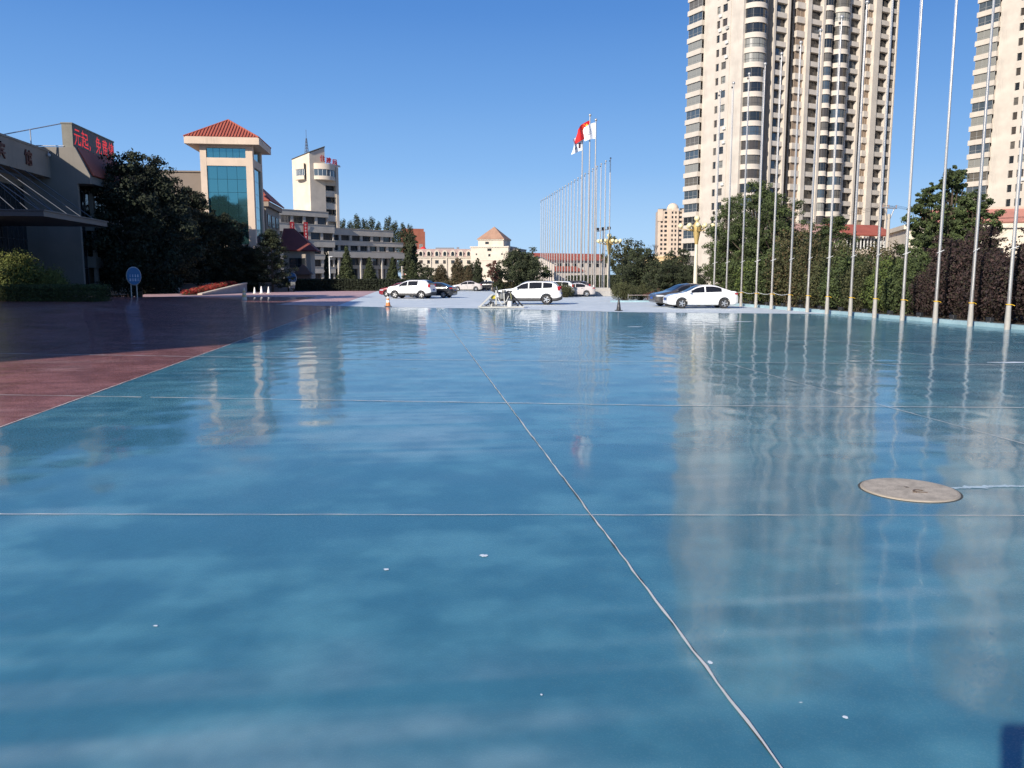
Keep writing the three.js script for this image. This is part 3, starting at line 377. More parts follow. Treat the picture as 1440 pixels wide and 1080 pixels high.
  wall.push(box(0, 5.5, 0, top, -1.4, -.16), box(21.45, 28.35, 0, top, -1.4, -.16));
  // end column of small bays at the far corner
  for (let n = 0; n < SEEN; n++) addWindow(T, I, 43, Y0 + n * FH + 1.6, -.3, 1.4, 1.75, GW[Math.floor(r() * 4)], {}); spand(I, 42.3, 43.7, -1, -.05, 2.5, .7); up(I, 42.3, 43.7, -.3, .7, 2.5); wall.push(box(43.7, 44, 0, top, -15.5, .12));
  // sunlit side: plain wall with two columns of small windows and a box bay at the far end
  const S = faceM(0, 0, -Math.PI / 2); // local x runs from the far end (-15.5) to the corner (0)
  F({ M: S, x0: -11.2, x1: -.02, cols: [[-7.5, -6.6, 1], [-5.9, -4.55, 2]], a: .75, b: 2.15, depth: .22, back: .5, seed: 7 }); up(S, -7.5, -6.6, -.22, .75, 2.15); up(S, -5.9, -4.55, -.22, .75, 2.15);
  wall.push(box(-3.7, -3.45, 0, top, 0, .12).applyMatrix4(S), box(-.3, -.021, 0, top, 0, .1).applyMatrix4(S));
  spand(S, -15.6, -11.15, -.5, .75, 2.45, .72); wall.push(box(-15.5, -11.2, 0, top, -.9, -.62).applyMatrix4(S));
  for (let n = 0; n < SEEN; n++) { const y = Y0 + n * FH + 1.585; addWindow(T, S, -13.3, y, .5, 4.1, 1.73, [glassBlue, glassCurtain, glassBlue, glassPale, glassDark][Math.floor(r() * 5)], { nx: 3, name: 'bay_window', frame: frameGrey }); const w2 = addWindow(T, new THREE.Matrix4().multiplyMatrices(S, faceM(-15.32, 0, -Math.PI / 2)), 0, y, 0, .9, 1.73, glassBlue, { nx: 1, name: 'bay_window' }); } up(S, -15.35, -11.25, .5, .72, 2.45);
  // core, roof, parapet
  wall.push(box(.6, 43.6, 0, top - .01, -15.4, -2.75), box(.02, 43.98, top, top + 1.1, -15.6, -.2), box(14, 30, top + 1.1, top + 5, -12, -4), box(.5, 5.5, 0, top - .02, -2.75, -1.41), box(21.5, 28.3, 0, top - .02, -2.75, -1.41));
  const acM = std(lin(.6, .6, .57), .6); for (let i = 0; i < 70; i++) { const n = Math.floor(r() * SEEN), y = Y0 + n * FH + .1, k = Math.floor(r() * 5), [x, z] = [[6.0, -1.0], [12.3, -2.1], [13.5, -2.1], [33.2, -2.1], [34.4, -2.1]][k]; const ac = obj('air_conditioner', rbox(.75, .55, .32, .03, 0, .28, 0), acM, T); ac.position.set(x, y - .55, z + .17); } for (let i = 0; i < 16; i++) { const n = Math.floor(r() * SEEN), ac = obj('air_conditioner', rbox(.32, .55, .75, .03, 0, .28, 0), acM, T); ac.position.set(-.17, Y0 + n * FH - .1, r() < .5 ? -4.3 : -6.3 + .0); }
  obj('wall', wall, cream, T);
  const u = obj('upper_windows', later, glassDark, T); u.userData.kind = 'stuff';
  return T;
}
const tw = apartmentTower('cream apartment tower with round bays, fully in view right of the flags', [63.4, 0, -154.5], R(21));
copyOf(tw, [117.3, 0, -139.8], R(21), 'cream apartment tower cut off by the right edge of the photo');

// ---- office with stepped wings and a corner tower: facade on +z, corner of the left block at the origin
{
  const T = thing('office_building', 'grey stepped office block with a corner tower and red rooftop characters', 'building', [-19.35, 0, -203.8], R(39)), wall = [], I = new THREE.Matrix4();
  const stone = plaster(.5, .46, .41), bright = plaster(.7, .61, .5), GM = [glassDark, glassBlue, glassDark, glassWarm];
  const band = [[2.2, 3.9], [5.65, 7.3], [8.75, 10.2], [11.55, 13.5], [14.75, 16.45]];
  const row = (x0, x1, y0, y1, z, w, parts, seed) => { const n = Math.max(1, Math.round((x1 - x0) / w)), cols = []; for (let i = 0; i < n; i++) { const a = lerp(x0, x1, i / n), b = lerp(x0, x1, (i + 1) / n); cols.push([a + .35, b - .35, 3]); } facade(T, faceM(0, z, 0), { x0, x1, y0, y1, cols, rows: [[y0 + .001, y1 - .001]], depth: .5, back: .8, mats: GM, seed, nx: 3, ny: 2, wallParts: parts }); };
  // left block: five storeys, the lowest three reach out 1.7 m further right
  for (const [y0, y1, xr] of [[8.75 - .0, 10.2, .35], [11.6, 13.5, .35], [14.8, 16.45, -1.3]]) { }
  const storeys = [[1.2, 3.0, .3], [4.6, 6.3, .3], [7.6, 9.3, .3], [11.0, 12.7, .3], [14.65, 16.4, -1.3]], bands = [[0, 1.2, .3], [3.0, 4.6, .3], [6.3, 7.6, .3], [9.3, 11.0, .3], [12.7, 14.65, .3], [16.4, 17.75, -1.3]];
  for (const [y0, y1, xr] of bands) { wall.push(box(-34, xr + .02, y0, y1, -14, .3)); wall.push(box(-34, xr + .06, y1 - .12, y1 + .003, -14, .42)); }
  storeys.forEach(([y0, y1, xr], i) => { row(-34, xr, y0, y1, 0, 3.4, wall, 50 + i); wall.push(box(-34, xr - .3, y0, y1, -13.8, -.85)); });
  // right wing, set back, stepping down to the right
  const z = -2.3, s2 = [[1.0, 4.2, 20.6], [5.1, 6.9, 21.5], [8.7, 10.0, 21.2], [11.2, 12.55, 19.8]], b2 = [[0, 1, 20.6], [4.2, 5.1, 21.6], [6.9, 8.7, 23.0], [10.0, 11.2, 23.3], [12.55, 14.2, 20.05]];
  const s3 = s2.slice(1); for (const [y0, y1, xr] of b2) { wall.push(box(.34, xr, y0, y1, -16, z + .3)); wall.push(box(.34, xr + .05, y1 - .12, y1 + .003, -16, z + .42)); }
  s2.forEach(([y0, y1, xr], i) => { row(.34, xr, y0, y1, z, 3.0, wall, 70 + i); wall.push(box(.34, xr - .3, y0, y1, -15.8, z - .85)); });
  // terrace porch over the entrance
  wall.push(box(-2, 21.6, 6.92, 8.3, z + .32, z + 3.2)); for (let i = 0; i < 7; i++) wall.push(box(.9 + i * 3.3, 1.3 + i * 3.3, 0, 6.92, z + 2.6, z + 3.0));
  wall.push(box(-1.3, -1.28, 14.65, 17.7, -13, 0));
  obj('wall', wall, stone, T);
  // the tower: wedge top, round lookout band at both sides of the corner
  const tx = -6.4, tz = -.3, tower = [], TM = faceM(tx, -3.9, 0);
  const sideFace = prism([[-8.1, 0], [0, 0], [0, 32.4], [-8.1, 31.5]], .3); // sunlit side, along -x of the corner, seen from -x
  // footprint: x 0..8.6 along the facade, z -8.1..0
  const hull = quads([
    [V3(0, 0, 0), V3(4.4, 0, 0), V3(4.4, 34.2, 0), V3(0, 32.4, 0)], [V3(0, 0, -8.1), V3(0, 0, 0), V3(0, 32.4, 0), V3(0, 31.5, -8.1)],
    [V3(4.4, 0, 0), V3(4.4, 0, -8.1), V3(4.4, 33.3, -8.1), V3(4.4, 34.2, 0)], [V3(4.4, 0, -8.1), V3(0, 0, -8.1), V3(0, 31.5, -8.1), V3(4.4, 33.3, -8.1)], [V3(0, 32.4, 0), V3(4.4, 34.2, 0), V3(4.4, 33.3, -8.1), V3(0, 31.5, -8.1)]]);
  const M = new THREE.Matrix4().makeTranslation(-1.85, 0, -6.5);
  const tp = (g) => g.applyMatrix4(M);
  const cap = []; const edge = (a, b, h = .22) => { const g = rod(V3(...a), V3(...b), .16, .16, 4); return tp(g); };
  obj('tower_wall', [tp(hull), tp(box(7.7, 8.5, 0, 30.4, -8, -.3)), tp(box(4.4, 8.5, 28.9, 30.3, -7.9, -1.2)), tp(box(4.41, 7.7, 0, 28.9, -8, -1.6)), ...[20.2, 17.2, 23.3, 26.1].map((y) => tp(box(4.41, 7.7, y - 1.1, y + .4, -1.6, -.45)))], bright, T);
  for (const y of [18.85, 21.9, 24.75]) addWindow(T, M, 6.05, y, -1.35, 3.2, 1.7, glassDark, { nx: 3 });
  obj('roof_edge', [edge([0, 32.5, .05], [4.45, 34.3, .05]), edge([0, 32.5, .05], [0, 31.6, -8.1])], std(lin(.06, .055, .05), .7), T);
  const ring = (cx, cz, rx, y0, y1, a0, a1, inset = 0) => { const g = new THREE.CylinderGeometry(rx - inset, rx - inset, y1 - y0, 24, 1, false, a0, a1 - a0); g.translate(cx, (y0 + y1) / 2, cz); return g; };
  for (const [cx, cz, rx, a0, a1] of [[4.2, -1.6, 3.5, R(-62), R(100)], [1.8, -3.4, 3.2, R(-128), R(-52)]]) {
    obj('lookout_band', tp(ring(cx, cz, rx, 26.1, 27.0, a0, a1)), bright, T); obj('lookout_band', tp(ring(cx, cz, rx, 28.6, 30, a0, a1)), bright, T);
    const gl = obj('lookout_window', tp(ring(cx, cz, rx, 27.0, 28.6, a0, a1, .15)), glassBlue, T); const fr = []; for (let i = 0; i <= 9; i++) { const a = lerp(a0, a1, i / 9); fr.push(tp(box(-.04, .04, 27, 28.6, rx - .17, rx - .1).rotateY(a).translate(cx, 0, cz))); } for (const q of fr) obj('mullion', q, frameWhite, gl);
  }
  { // lattice mast
    const m = []; for (let k = 0; k < 4; k++) { const a = k * Math.PI / 2 + .4; m.push(rod(V3(Math.cos(a) * .55, 0, Math.sin(a) * .55), V3(Math.cos(a) * .12, 4.3, Math.sin(a) * .12), .06)); for (let j = 0; j < 6; j++) { const t0 = j / 6, t1 = (j + 1) / 6, b = a + Math.PI / 2, q = (t) => lerp(.55, .12, t); m.push(rod(V3(Math.cos(a) * q(t0), 4.3 * t0, Math.sin(a) * q(t0)), V3(Math.cos(b) * q(t1), 4.3 * t1, Math.sin(b) * q(t1)), .04)); } } m.push(rod(V3(0, 4.2, 0), V3(0, 6.4, 0), .05));
    obj('antenna_mast', m.map((g) => tp(g.translate(1.8, 32.2, -4))), std(lin(.08, .1, .14), .5, .4), T);
  }
  // rooftop characters on a frame
  const red = std(lin(.42, .02, .03), .5), sx = [3.0, 4.75, 6.45]; ['住', '建', '局'].forEach((c, i) => { const g = glyph3d(c, 1.5, .16, .16); obj('roof_character', tp(g.translate(sx[i], 30.45 - i * .28, 1.1 + (i ? 0 : .0))), red, T); });
  obj('sign_frame', [rod(V3(4.4, 30.1, 1.0), V3(8.4, 29.7, 1.0), .06), rod(V3(5, 29, 1.0), V3(5, 31.6, 1.0), .05), rod(V3(7, 29, 1.0), V3(7, 31.3, 1.0), .05), box(4.6, 8.2, 29.55, 30.05, .9, .97)].map(tp), frameWhite, T);
  // two red hanging banners
  const redCloth = std(lin(.5, .03, .035), .75);
  for (const [x, y0, y1, n] of [[-11.5, 11.85, 14.9, 4], [-7.9, 5.6, 15, 12]]) { const g = new THREE.PlaneGeometry(1.15, y1 - y0, 4, 24), p = g.attributes.position; for (let i = 0; i < p.count; i++) p.setZ(i, Math.sin(p.getY(i) * 2.1 + x) * .05); g.translate(x, (y0 + y1) / 2, .56); const b = thing('red_banner', n > 6 ? 'long vertical red banner hanging down the office front' : 'short vertical red banner on the office front', 'banner', [0, 0, 0], 0, 'office banners'); b.position.copy(T.position); b.rotation.y = T.rotation.y; obj('cloth', g, redCloth, b); const marks = []; const rr = rng(n); for (let i = 0; i < n; i++) for (let k = 0; k < 4; k++) { const yy = y1 - .6 - i * (y1 - y0 - .8) / n, a = (rr() - .5) * .4, bb = (rr() - .5) * .4; marks.push(rr() > .5 ? box(x - .24, x + .24, yy + a - .025, yy + a + .025, .62, .635) : box(x + bb - .025, x + bb + .025, yy - .24, yy + .24, .64, .655)); } obj('lettering', marks, std(lin(.75, .7, .66), .7), b); b.position.copy(T.position); }
}

// ---- hotel on the left (x = -34 is its front line), mostly in shade
{
  const T = thing('hotel_building', 'grey hotel with red mansard roof and wall characters on the left', 'building', [-24.5, .52, -60.5]), wall = [], L = (x) => x + 34, Z = (u) => 84 - u;
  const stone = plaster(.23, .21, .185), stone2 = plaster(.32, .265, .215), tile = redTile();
  const B = (x0, x1, y0, y1, u0, u1) => box(L(x0), L(x1), y0, y1, Z(u1), Z(u0));
  // block with the lit sign: gable end towards the camera
  wall.push(B(-48, -32.05, 0, 14.3, 84, 84.4), B(-48, -33.2, 0, 14.25, 84.4, 104));
  wall.push(prism([[L(-32.05), 10.9], [L(-30.85), 10.9], [L(-30.85), 11.7], [L(-32.05), 14.3]], .4).translate(0, 0, Z(84.4)));
  wall.push(B(-33.2, -30.85, 10.95, 11.65, 84.4, 98)); // eave slab
  wall.push(B(-32.4, -32.05, 0, 10.9, 87.6, 88.0), B(-33.2, -32, 6.6, 7.9, 87.2, 98), B(-33.2, -32, 2.9, 4, 87.2, 98), B(-32.4, -32.05, 0, 10.9, 92.5, 92.9));
  T.scale.setScalar(.72);
  wall.push(B(-33.5, -32.1, 0, .5, 84.4, 98));
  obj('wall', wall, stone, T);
  // mansard slope with courses of red tile
  { const m = obj('mansard_roof', [slab(V3(L(-32.1), 14.28, Z(84.42)), V3(L(-32.1), 14.28, Z(98)), V3(L(-30.75), 11.68, Z(98)), V3(L(-30.75), 11.68, Z(84.42)), .16)], tile, T); const ribs = []; for (let i = 0; i < 30; i++) { const u = 84.6 + i * .45; ribs.push(rod(V3(L(-32.06), 14.4, Z(u)), V3(L(-30.68), 11.78, Z(u)), .07, .07, 6)); } obj('tile_ribs', ribs, tile, m); }
  // dark glazing of the shaded front
  for (let k = 0; k < 3; k++) for (let j = 0; j < 2; j++) addWindow(T, faceM(L(-33.15), Z(89 + k * 3.4), Math.PI / 2), 0, 5.3 + j * 4.1, 0, 2.9, 2.4, glassDark, { nx: 3 });
  addWindow(T, faceM(L(-33.1), Z(86), Math.PI / 2), 0, 5.4, .3, 2.6, 10.4, glassDark, { nx: 2, ny: 4 });
  // projecting fascia with characters, over a recessed glazed entrance
  const fas = obj('fascia_and_shade_block', [B(-36.2, -34.4, 11.4, 13.8, 71, 83.98), B(-36.3, -34.34, 13.8, 13.98, 71, 83.98), B(-37.6, -37.1, 0, 11.4, 71, 83.98), B(-36.8, -34.4, 0, 11.4, 71, 72), B(-60, -44, 0, 21, 62, 83.9)], stone2, T);  // last box is an unseen block added to keep the gable end in shade
  const brown = std(lin(.11, .03, .022), .6);
  for (const [c, u] of [['宾', 74.55], ['馆', 79.4]]) obj('wall_character', glyph3d(c, 1.35, .12, .12).rotateY(Math.PI / 2).translate(L(-34.4), 11.95, Z(u) + .0), brown, T);
  for (let k = 0; k < 3; k++) addWindow(T, faceM(L(-37.05), Z(74.2 + k * 4.0), Math.PI / 2), 0, 5.5, .06, 4, 10, glassDark, { nx: 4, ny: 4 });
  // entrance canopy hung on rods
  const can = obj('entrance_canopy', [B(-37, -28, 6.55, 6.95, 66.6, 79.6), B(-37.0, -27.9, 6.95, 7.05, 66.5, 79.7)], std(lin(.06, .062, .07), .5), T); const rods = []; for (let k = 0; k < 5; k++) { const u = 67.5 + k * 2.8; rods.push(rod(V3(L(-28.6), 7, Z(u)), V3(L(-34.5), 11.5, Z(u)), .04, .04, 6)); rods.push(rod(V3(L(-31.4), 7, Z(u)), V3(L(-34.5), 10, Z(u)), .035, .035, 6)); } obj('hanger_rod', rods, std(lin(.12, .125, .14), .5, .3), can);
  // flat roof, railing
  obj('roof_railing', [rod(V3(L(-33.2), 16.5, Z(84.1)), V3(L(-37.6), 14.5, Z(80)), .05), rod(V3(L(-35.2), 15.6, Z(82.2)), V3(L(-35.2), 13.9, Z(82.2)), .05), rod(V3(L(-37), 14.4, Z(84)), V3(L(-33), 14.4, Z(84)), .05)], std(lin(.35, .36, .38), .4, .5), T);
  // camera under the fascia corner
  obj('security_camera', [sphere(.16, L(-34.2), 13.45, Z(83.4)), rod(V3(L(-34.2), 13.5, Z(83.4)), V3(L(-34.4), 13.9, Z(83.7)), .03)], std(lin(.5, .5, .5), .4), T);
}
{ // lit sign: a cabinet with a screen of red characters
  const S = thing('lit_sign', 'long electronic sign with glowing red characters on the hotel roof', 'sign', [-23.2, 10.81, -64.4]); S.scale.setScalar(.72);
  obj('cabinet', [box(-.95, 0, .0, 2.2, -5.5, 5.4), box(-1, .06, 2.2, 2.32, -5.56, 5.46), box(.0, .05, .0, .12, -5.5, 5.4)], concrete(.2, .19, .16, .7), S);
  const cv = document.createElement('canvas'); cv.width = 1024; cv.height = 192; const c = cv.getContext('2d'); c.fillStyle = '#0a0303'; c.fillRect(0, 0, 1024, 192); c.strokeStyle = '#ff2418'; c.lineWidth = 13; c.lineCap = 'round';
  ['元', '起', '，', '免', '费', '停'].forEach((ch, i) => glyphCanvas(c, ch, 14 + i * 172, 10, 160, 172)); c.fillStyle = '#0a0303'; for (let x = 0; x < 1024; x += 8) c.fillRect(x, 0, 2.2, 192); for (let y = 0; y < 192; y += 8) c.fillRect(0, y, 1024, 2.2);
  const t = new THREE.CanvasTexture(cv); t.colorSpace = THREE.SRGBColorSpace;
  const g = new THREE.PlaneGeometry(10.6, 1.95).rotateY(Math.PI / 2).translate(.012, 1.15, -.05); obj('led_screen', g, std(lin(.012, .006, .006), .5, 0, { emissive: lin(1, 1, 1), emissiveMap: t, emissiveIntensity: 1.1 }), S);
}
{ // glass tower of the hotel
  const T = thing('glass_tower', 'square hotel tower with teal glass front and red tiled pyramid roof', 'tower', [-25.8, 0, -120]), stone = plaster(.66, .53, .42), stoneIn = stone, tile = redTile(), w = [];
  const xl = -3.55, xr = 3.6, D = 7.3; // front at z = 0, right side at x = xr
  for (const [a, b] of [[xl, xl + .85], [xr - .95, xr]]) w.push(box(a, b, 0, 20.3, -1, 0));
  w.push(box(xl + .85, xr - .95, 17.5, 18.6, -.8, -.02), box(xl + .85, xr - .95, 19.95, 20.3, -.8, -.02), box(xl + .85, xr - .95, 0, 6.6, -.8, -.02));
  w.push(box(xr - .95, xr, 0, 20.3, -D, -D + .8), box(xr - .5, xr - .02, 17.5, 18.6, -D + .8, -1), box(xr - .5, xr - .02, 0, 6.6, -D + .8, -1), box(xl, xr - 1.2, 0, 20.2, -D, -1.1), box(xl + 1.2, xr - .96, 20.0, 20.3, -D + .2, -.85));
  w.push(box(xl - 1.75, xr + 1.15, 20.3, 21.25, -D - 1.25, 1.1)); // fascia of the eaves
  obj('wall', w, stone, T);
  const teal = phys(lin(.13, .34, .36), .05, { metalness: .92 }), r = rng(3); const mull = std(lin(.015, .05, .06), .4);
  const pane = (x0, x1, y0, y1, M, px, pz) => { const g = box(-(x1 - x0) / 2 + .02, (x1 - x0) / 2 - .02, -(y1 - y0) / 2 + .02, (y1 - y0) / 2 - .02, -.03, 0), m = obj('pane', g, teal, T); const loc = new THREE.Matrix4().makeTranslation((x0 + x1) / 2, (y0 + y1) / 2, pz).multiply(new THREE.Matrix4().makeRotationFromEuler(new THREE.Euler((r() - .5) * .008, (r() - .5) * .008, 0))); m.applyMatrix4(new THREE.Matrix4().multiplyMatrices(M, loc)); };
  const I = new THREE.Matrix4(), gx0 = xl + .85, gx1 = xr - .95;
  for (let i = 0; i < 6; i++) pane(lerp(gx0, gx1, i / 6), lerp(gx0, gx1, (i + 1) / 6), 18.6, 19.95, I, 0, -.3);
  for (let i = 0; i < 4; i++) for (let j = 0; j < 6; j++) pane(lerp(gx0, gx1, i / 4), lerp(gx0, gx1, (i + 1) / 4), lerp(6.6, 17.5, j / 6), lerp(6.6, 17.5, (j + 1) / 6), I, 0, -.3);
  const SM = faceM(xr - .3, 0, Math.PI / 2); for (let i = 0; i < 4; i++) { const a = lerp(1, D - .8, i / 4), b = lerp(1, D - .8, (i + 1) / 4); pane(a, b, 18.6, 19.95, SM, 0, .05); for (let j = 0; j < 6; j++) pane(a, b, lerp(6.6, 17.5, j / 6), lerp(6.6, 17.5, (j + 1) / 6), SM, 0, .05); }
  obj('mullion', [box(gx0, gx1, 6.6, 19.95, -.42, -.345), box(xr - .5, xr - .3, 6.6, 19.95, -D + .8, -1)], mull, T);
  // pyramid roof of tile courses
  const ex0 = xl - 1.75, ex1 = xr + 1.15, ez0 = -D - 1.25, ez1 = 1.1, ax = (ex0 + ex1) / 2, az = (ez0 + ez1) / 2, ay = 24.4, y = 21.27, A = V3(ax, ay, az);
  const rf = obj('roof', [quads([[V3(ex0, y, ez1), V3(ex1, y, ez1), A], [V3(ex1, y, ez1), V3(ex1, y, ez0), A], [V3(ex1, y, ez0), V3(ex0, y, ez0), A], [V3(ex0, y, ez0), V3(ex0, y, ez1), A]])], tile, T);
  const ribs = []; const side = (P, Q) => { const n = 24; for (let i = 0; i < n; i++) { const t = (i + .5) / n, b = P.clone().lerp(Q, t), k = 1 - Math.abs(2 * t - 1), e = b.clone().lerp(A.clone().add(P.clone().lerp(Q, t).sub(P.clone().lerp(Q, .5)).multiplyScalar(0)), k * .0), mid = P.clone().lerp(Q, .5), up = A.clone().sub(mid), end = b.clone().addScaledVector(up, k * .985); ribs.push(rod(b.clone().add(V3(0, .04, 0)), end.add(V3(0, .04, 0)), .1, .1, 5)); } }; side(V3(ex0, y, ez1), V3(ex1, y, ez1)); side(V3(ex1, y, ez1), V3(ex1, y, ez0));
  obj('roof_tile_ribs', ribs, tile, rf); obj('ridge', [rod(V3(ex0, y, ez1), A, .13), rod(V3(ex1, y, ez1), A, .13), rod(V3(ex1, y, ez0), A, .13), rod(V3(ex0, y, ez0), A, .13)], tile, rf);
}
{ // low wing with red roofs behind the glass tower, and the plain link to its left
  const T = thing('hotel_annex', 'low hotel annex with red hipped roof right behind the glass tower', 'building', [-34, 0, -84]), L = (x) => x + 34, Z = (u) => 84 - u, B = (x0, x1, y0, y1, u0, u1) => box(L(x0), L(x1), y0, y1, Z(u1), Z(u0)), stone2 = plaster(.32, .265, .215), tile = redTile();
  const low = obj('wing_wall', [B(-33, -23.4, 0, 13.9, 136, 149), B(-33, -22.9, 13.3, 14.1, 135.6, 149.4)], stone2, T); obj('wing_roof', [slab(V3(L(-25.6), 17, Z(140)), V3(L(-25.6), 17, Z(147)), V3(L(-22.6), 14.05, Z(149.4)), V3(L(-22.6), 14.05, Z(135.6)), .2), slab(V3(L(-33), 17, Z(140)), V3(L(-25.6), 17, Z(140)), V3(L(-22.6), 14.05, Z(135.6)), V3(L(-33), 14.05, Z(135.6)), .2)], tile, T);
  for (let k = 0; k < 3; k++) addWindow(T, faceM(L(-23.35), Z(138.4 + k * 4.0), Math.PI / 2), 0, 11.2, .03, 2.6, 2, glassDark, {});
  obj('link_wall', [B(-37, -30.2, 0, 17.4, 127, 135), B(-37.2, -30.1, 17.4, 17.6, 126.8, 135.2)], plaster(.23, .19, .16), T);
  obj('unseen_shade_block', [B(-62, -42, 0, 16, 87, 112)], plaster(.3, .26, .22), T);  // hidden block added only to throw shade on the trees before the hotel
}
function redTile() { return std(lin(.4, .1, .06), .7, 0, { map: mottleTex }); }
function slab(a, b, c, d, t) { const n = new THREE.Vector3().crossVectors(b.clone().sub(a), c.clone().sub(a)).normalize().multiplyScalar(-t), A = [a, b, c, d], B = A.map((v) => v.clone().add(n)); const q = [A, [...B].reverse()]; for (let i = 0; i < 4; i++) q.push([A[i], B[i], B[(i + 1) % 4], A[(i + 1) % 4]]); return quads(q); }

// ---- taller hotel wing beside the photographer's left, outside the frame: it casts the shade on the red floor
{
  const T = thing('hotel_wing', 'tall plain hotel wing left of the photo, seen only by its shadow on the floor', 'building', [-34.8, 0, -20]), g = prism([[0, 29.5], [-14, 37.6], [-14, 10], [-4, -2], [-4, -12], [0, -12]].map(([x, z]) => [x, z]), 22.4); g.rotateX(Math.PI / 2); g.translate(0, 22.4, 0);
  obj('wall', metreUV(g), plaster(.5, .44, .37), T);
  for (let f = 0; f < 6; f++) for (let k = 0; k < 10; k++) addWindow(T, faceM(0, 24 - k * 4.2, Math.PI / 2), 0, 2.2 + f * 3.4, .06, 2.2, 1.7, glassDark, {});
}

// ---- far cream building with a pyramid roof, its dormered wing, the brown block behind
{
  const T = thing('pyramid_roof_building', 'cream building with a tan pyramid roof in the middle distance', 'building', [21.3, 0, -301], R(-22)), cream = plaster(.68, .61, .52), w = [box(0, 14.4, 0, 13, -12, 0), box(-.25, 14.65, 13, 13.45, -12.2, .25), box(-.12, 14.52, 8.2, 8.45, -12.1, .12), box(2.6, 12.3, 13.45, 16, -10.5, -1), box(2.3, 12.6, 15.7, 16.05, -10.8, -.7), box(14.4, 17.4, 0, 12.3, -15, -3), box(14.4, 25, 0, 10.2, -22, -8)];
  obj('wall', w, cream, T); const A = V3(7.45, 20.9, -5.75), y = 16.05, x0 = 2.1, x1 = 12.8, z0 = -11, z1 = -.5;
  obj('pyramid_roof', [quads([[V3(x0, y, z1), V3(x1, y, z1), A], [V3(x1, y, z1), V3(x1, y, z0), A], [V3(x1, y, z0), V3(x0, y, z0), A], [V3(x0, y, z0), V3(x0, y, z1), A]])], std(lin(.42, .25, .17), .8, 0, { map: mottleTex }), T);
  obj('side_roof', [box(14.2, 17.6, 12.3, 12.6, -15.2, -2.8), box(14.3, 25.3, 10.2, 11, -22.2, -7.7)], std(lin(.12, .11, .12), .8), T);
  for (const [x, y2, ww, h] of [[6, 14.7, 1.4, .9], [7.2, 12.2, 1.5, .9], [7.2, 10.2, .8, .9], [7.2, 6.6, .8, .9], [7.2, 4, .8, .9], [2.2, 10.6, .5, .6], [12, 10.6, .5, .6]]) addWindow(T, faceM(0, .02, 0), x, y2, y2 > 13.5 ? -1 : .03, ww, h, glassDark, { nx: 2, ny: 1 });
  const W = thing('dormered_building', 'long cream building with arched dormers left of the pyramid roof', 'building', [1.4, 0, -309], R(-4)), ww = [box(0, 21, 0, 9.4, -11, 0), box(-.2, 21.2, 9.4, 9.7, -11.2, .3), box(5, 5.5, 0, 9.4, 0, .35), box(11, 11.5, 0, 9.4, 0, .35), box(16, 16.5, 0, 9.4, 0, .35), box(-4.5, 0, 0, 9.3, -10, -2.2)];
  obj('wall', ww, cream, W); obj('mansard_roof', [slab(V3(-.1, 12.7, -2), V3(21.1, 12.7, -2), V3(21.1, 9.7, .2), V3(-.1, 9.7, .2), .2), box(0, 21, 9.7, 12.6, -10.8, -2.2)], std(lin(.42, .31, .28), .8, 0, { map: mottleTex }), W);
  for (let i = 0; i < 7; i++) { const x = 1.6 + i * 3, d = obj('dormer', [cyl(.95, .95, 1.4, 0, 0, 0, 14).rotateX(Math.PI / 2).translate(x, 11.3, -1.0), box(x - .95, x + .95, 9.9, 11.3, -1.2, .38)], cream, W); obj('pane', [box(x - .55, x + .55, 10.15, 11.2, .4, .43), cyl(.55, .55, .03, 0, 0, 0, 14).rotateX(Math.PI / 2).translate(x, 11.2, .4)], glassDark, d); }
  for (let i = 0; i < 7; i++) for (const y2 of [7.9, 4.9]) addWindow(W, I4, 1.6 + i * 3, y2, .03, 1.3, 1.3, i % 3 ? glassDark : glassWarm, {});
  obj('roof_vents', [box(7, 14, 12.7, 13.4, -8, -4), box(15, 16, 12.7, 13.6, -7, -5)], std(lin(.2, .2, .22), .7), W);
  const Bn = thing('brown_building', 'tall reddish-brown block behind the poplars', 'building', [-4, 0, -404], R(12)); obj('wall', [box(0, 10.4, 0, 24.6, -9, 0), box(.6, 9.9, 24.6, 26, -8.5, -.5)], plaster(.36, .12, .075), Bn); for (let i = 0; i < 3; i++) addWindow(Bn, I4, 2 + i * 3.1, 17.5, .04, 1.7, 2, glassPale, { frame: frameWhite }); obj('red_disc', [sphere(1.6, 9.2, 15.6, .8, 16)], std(lin(.6, .02, .03), .5), Bn);
}
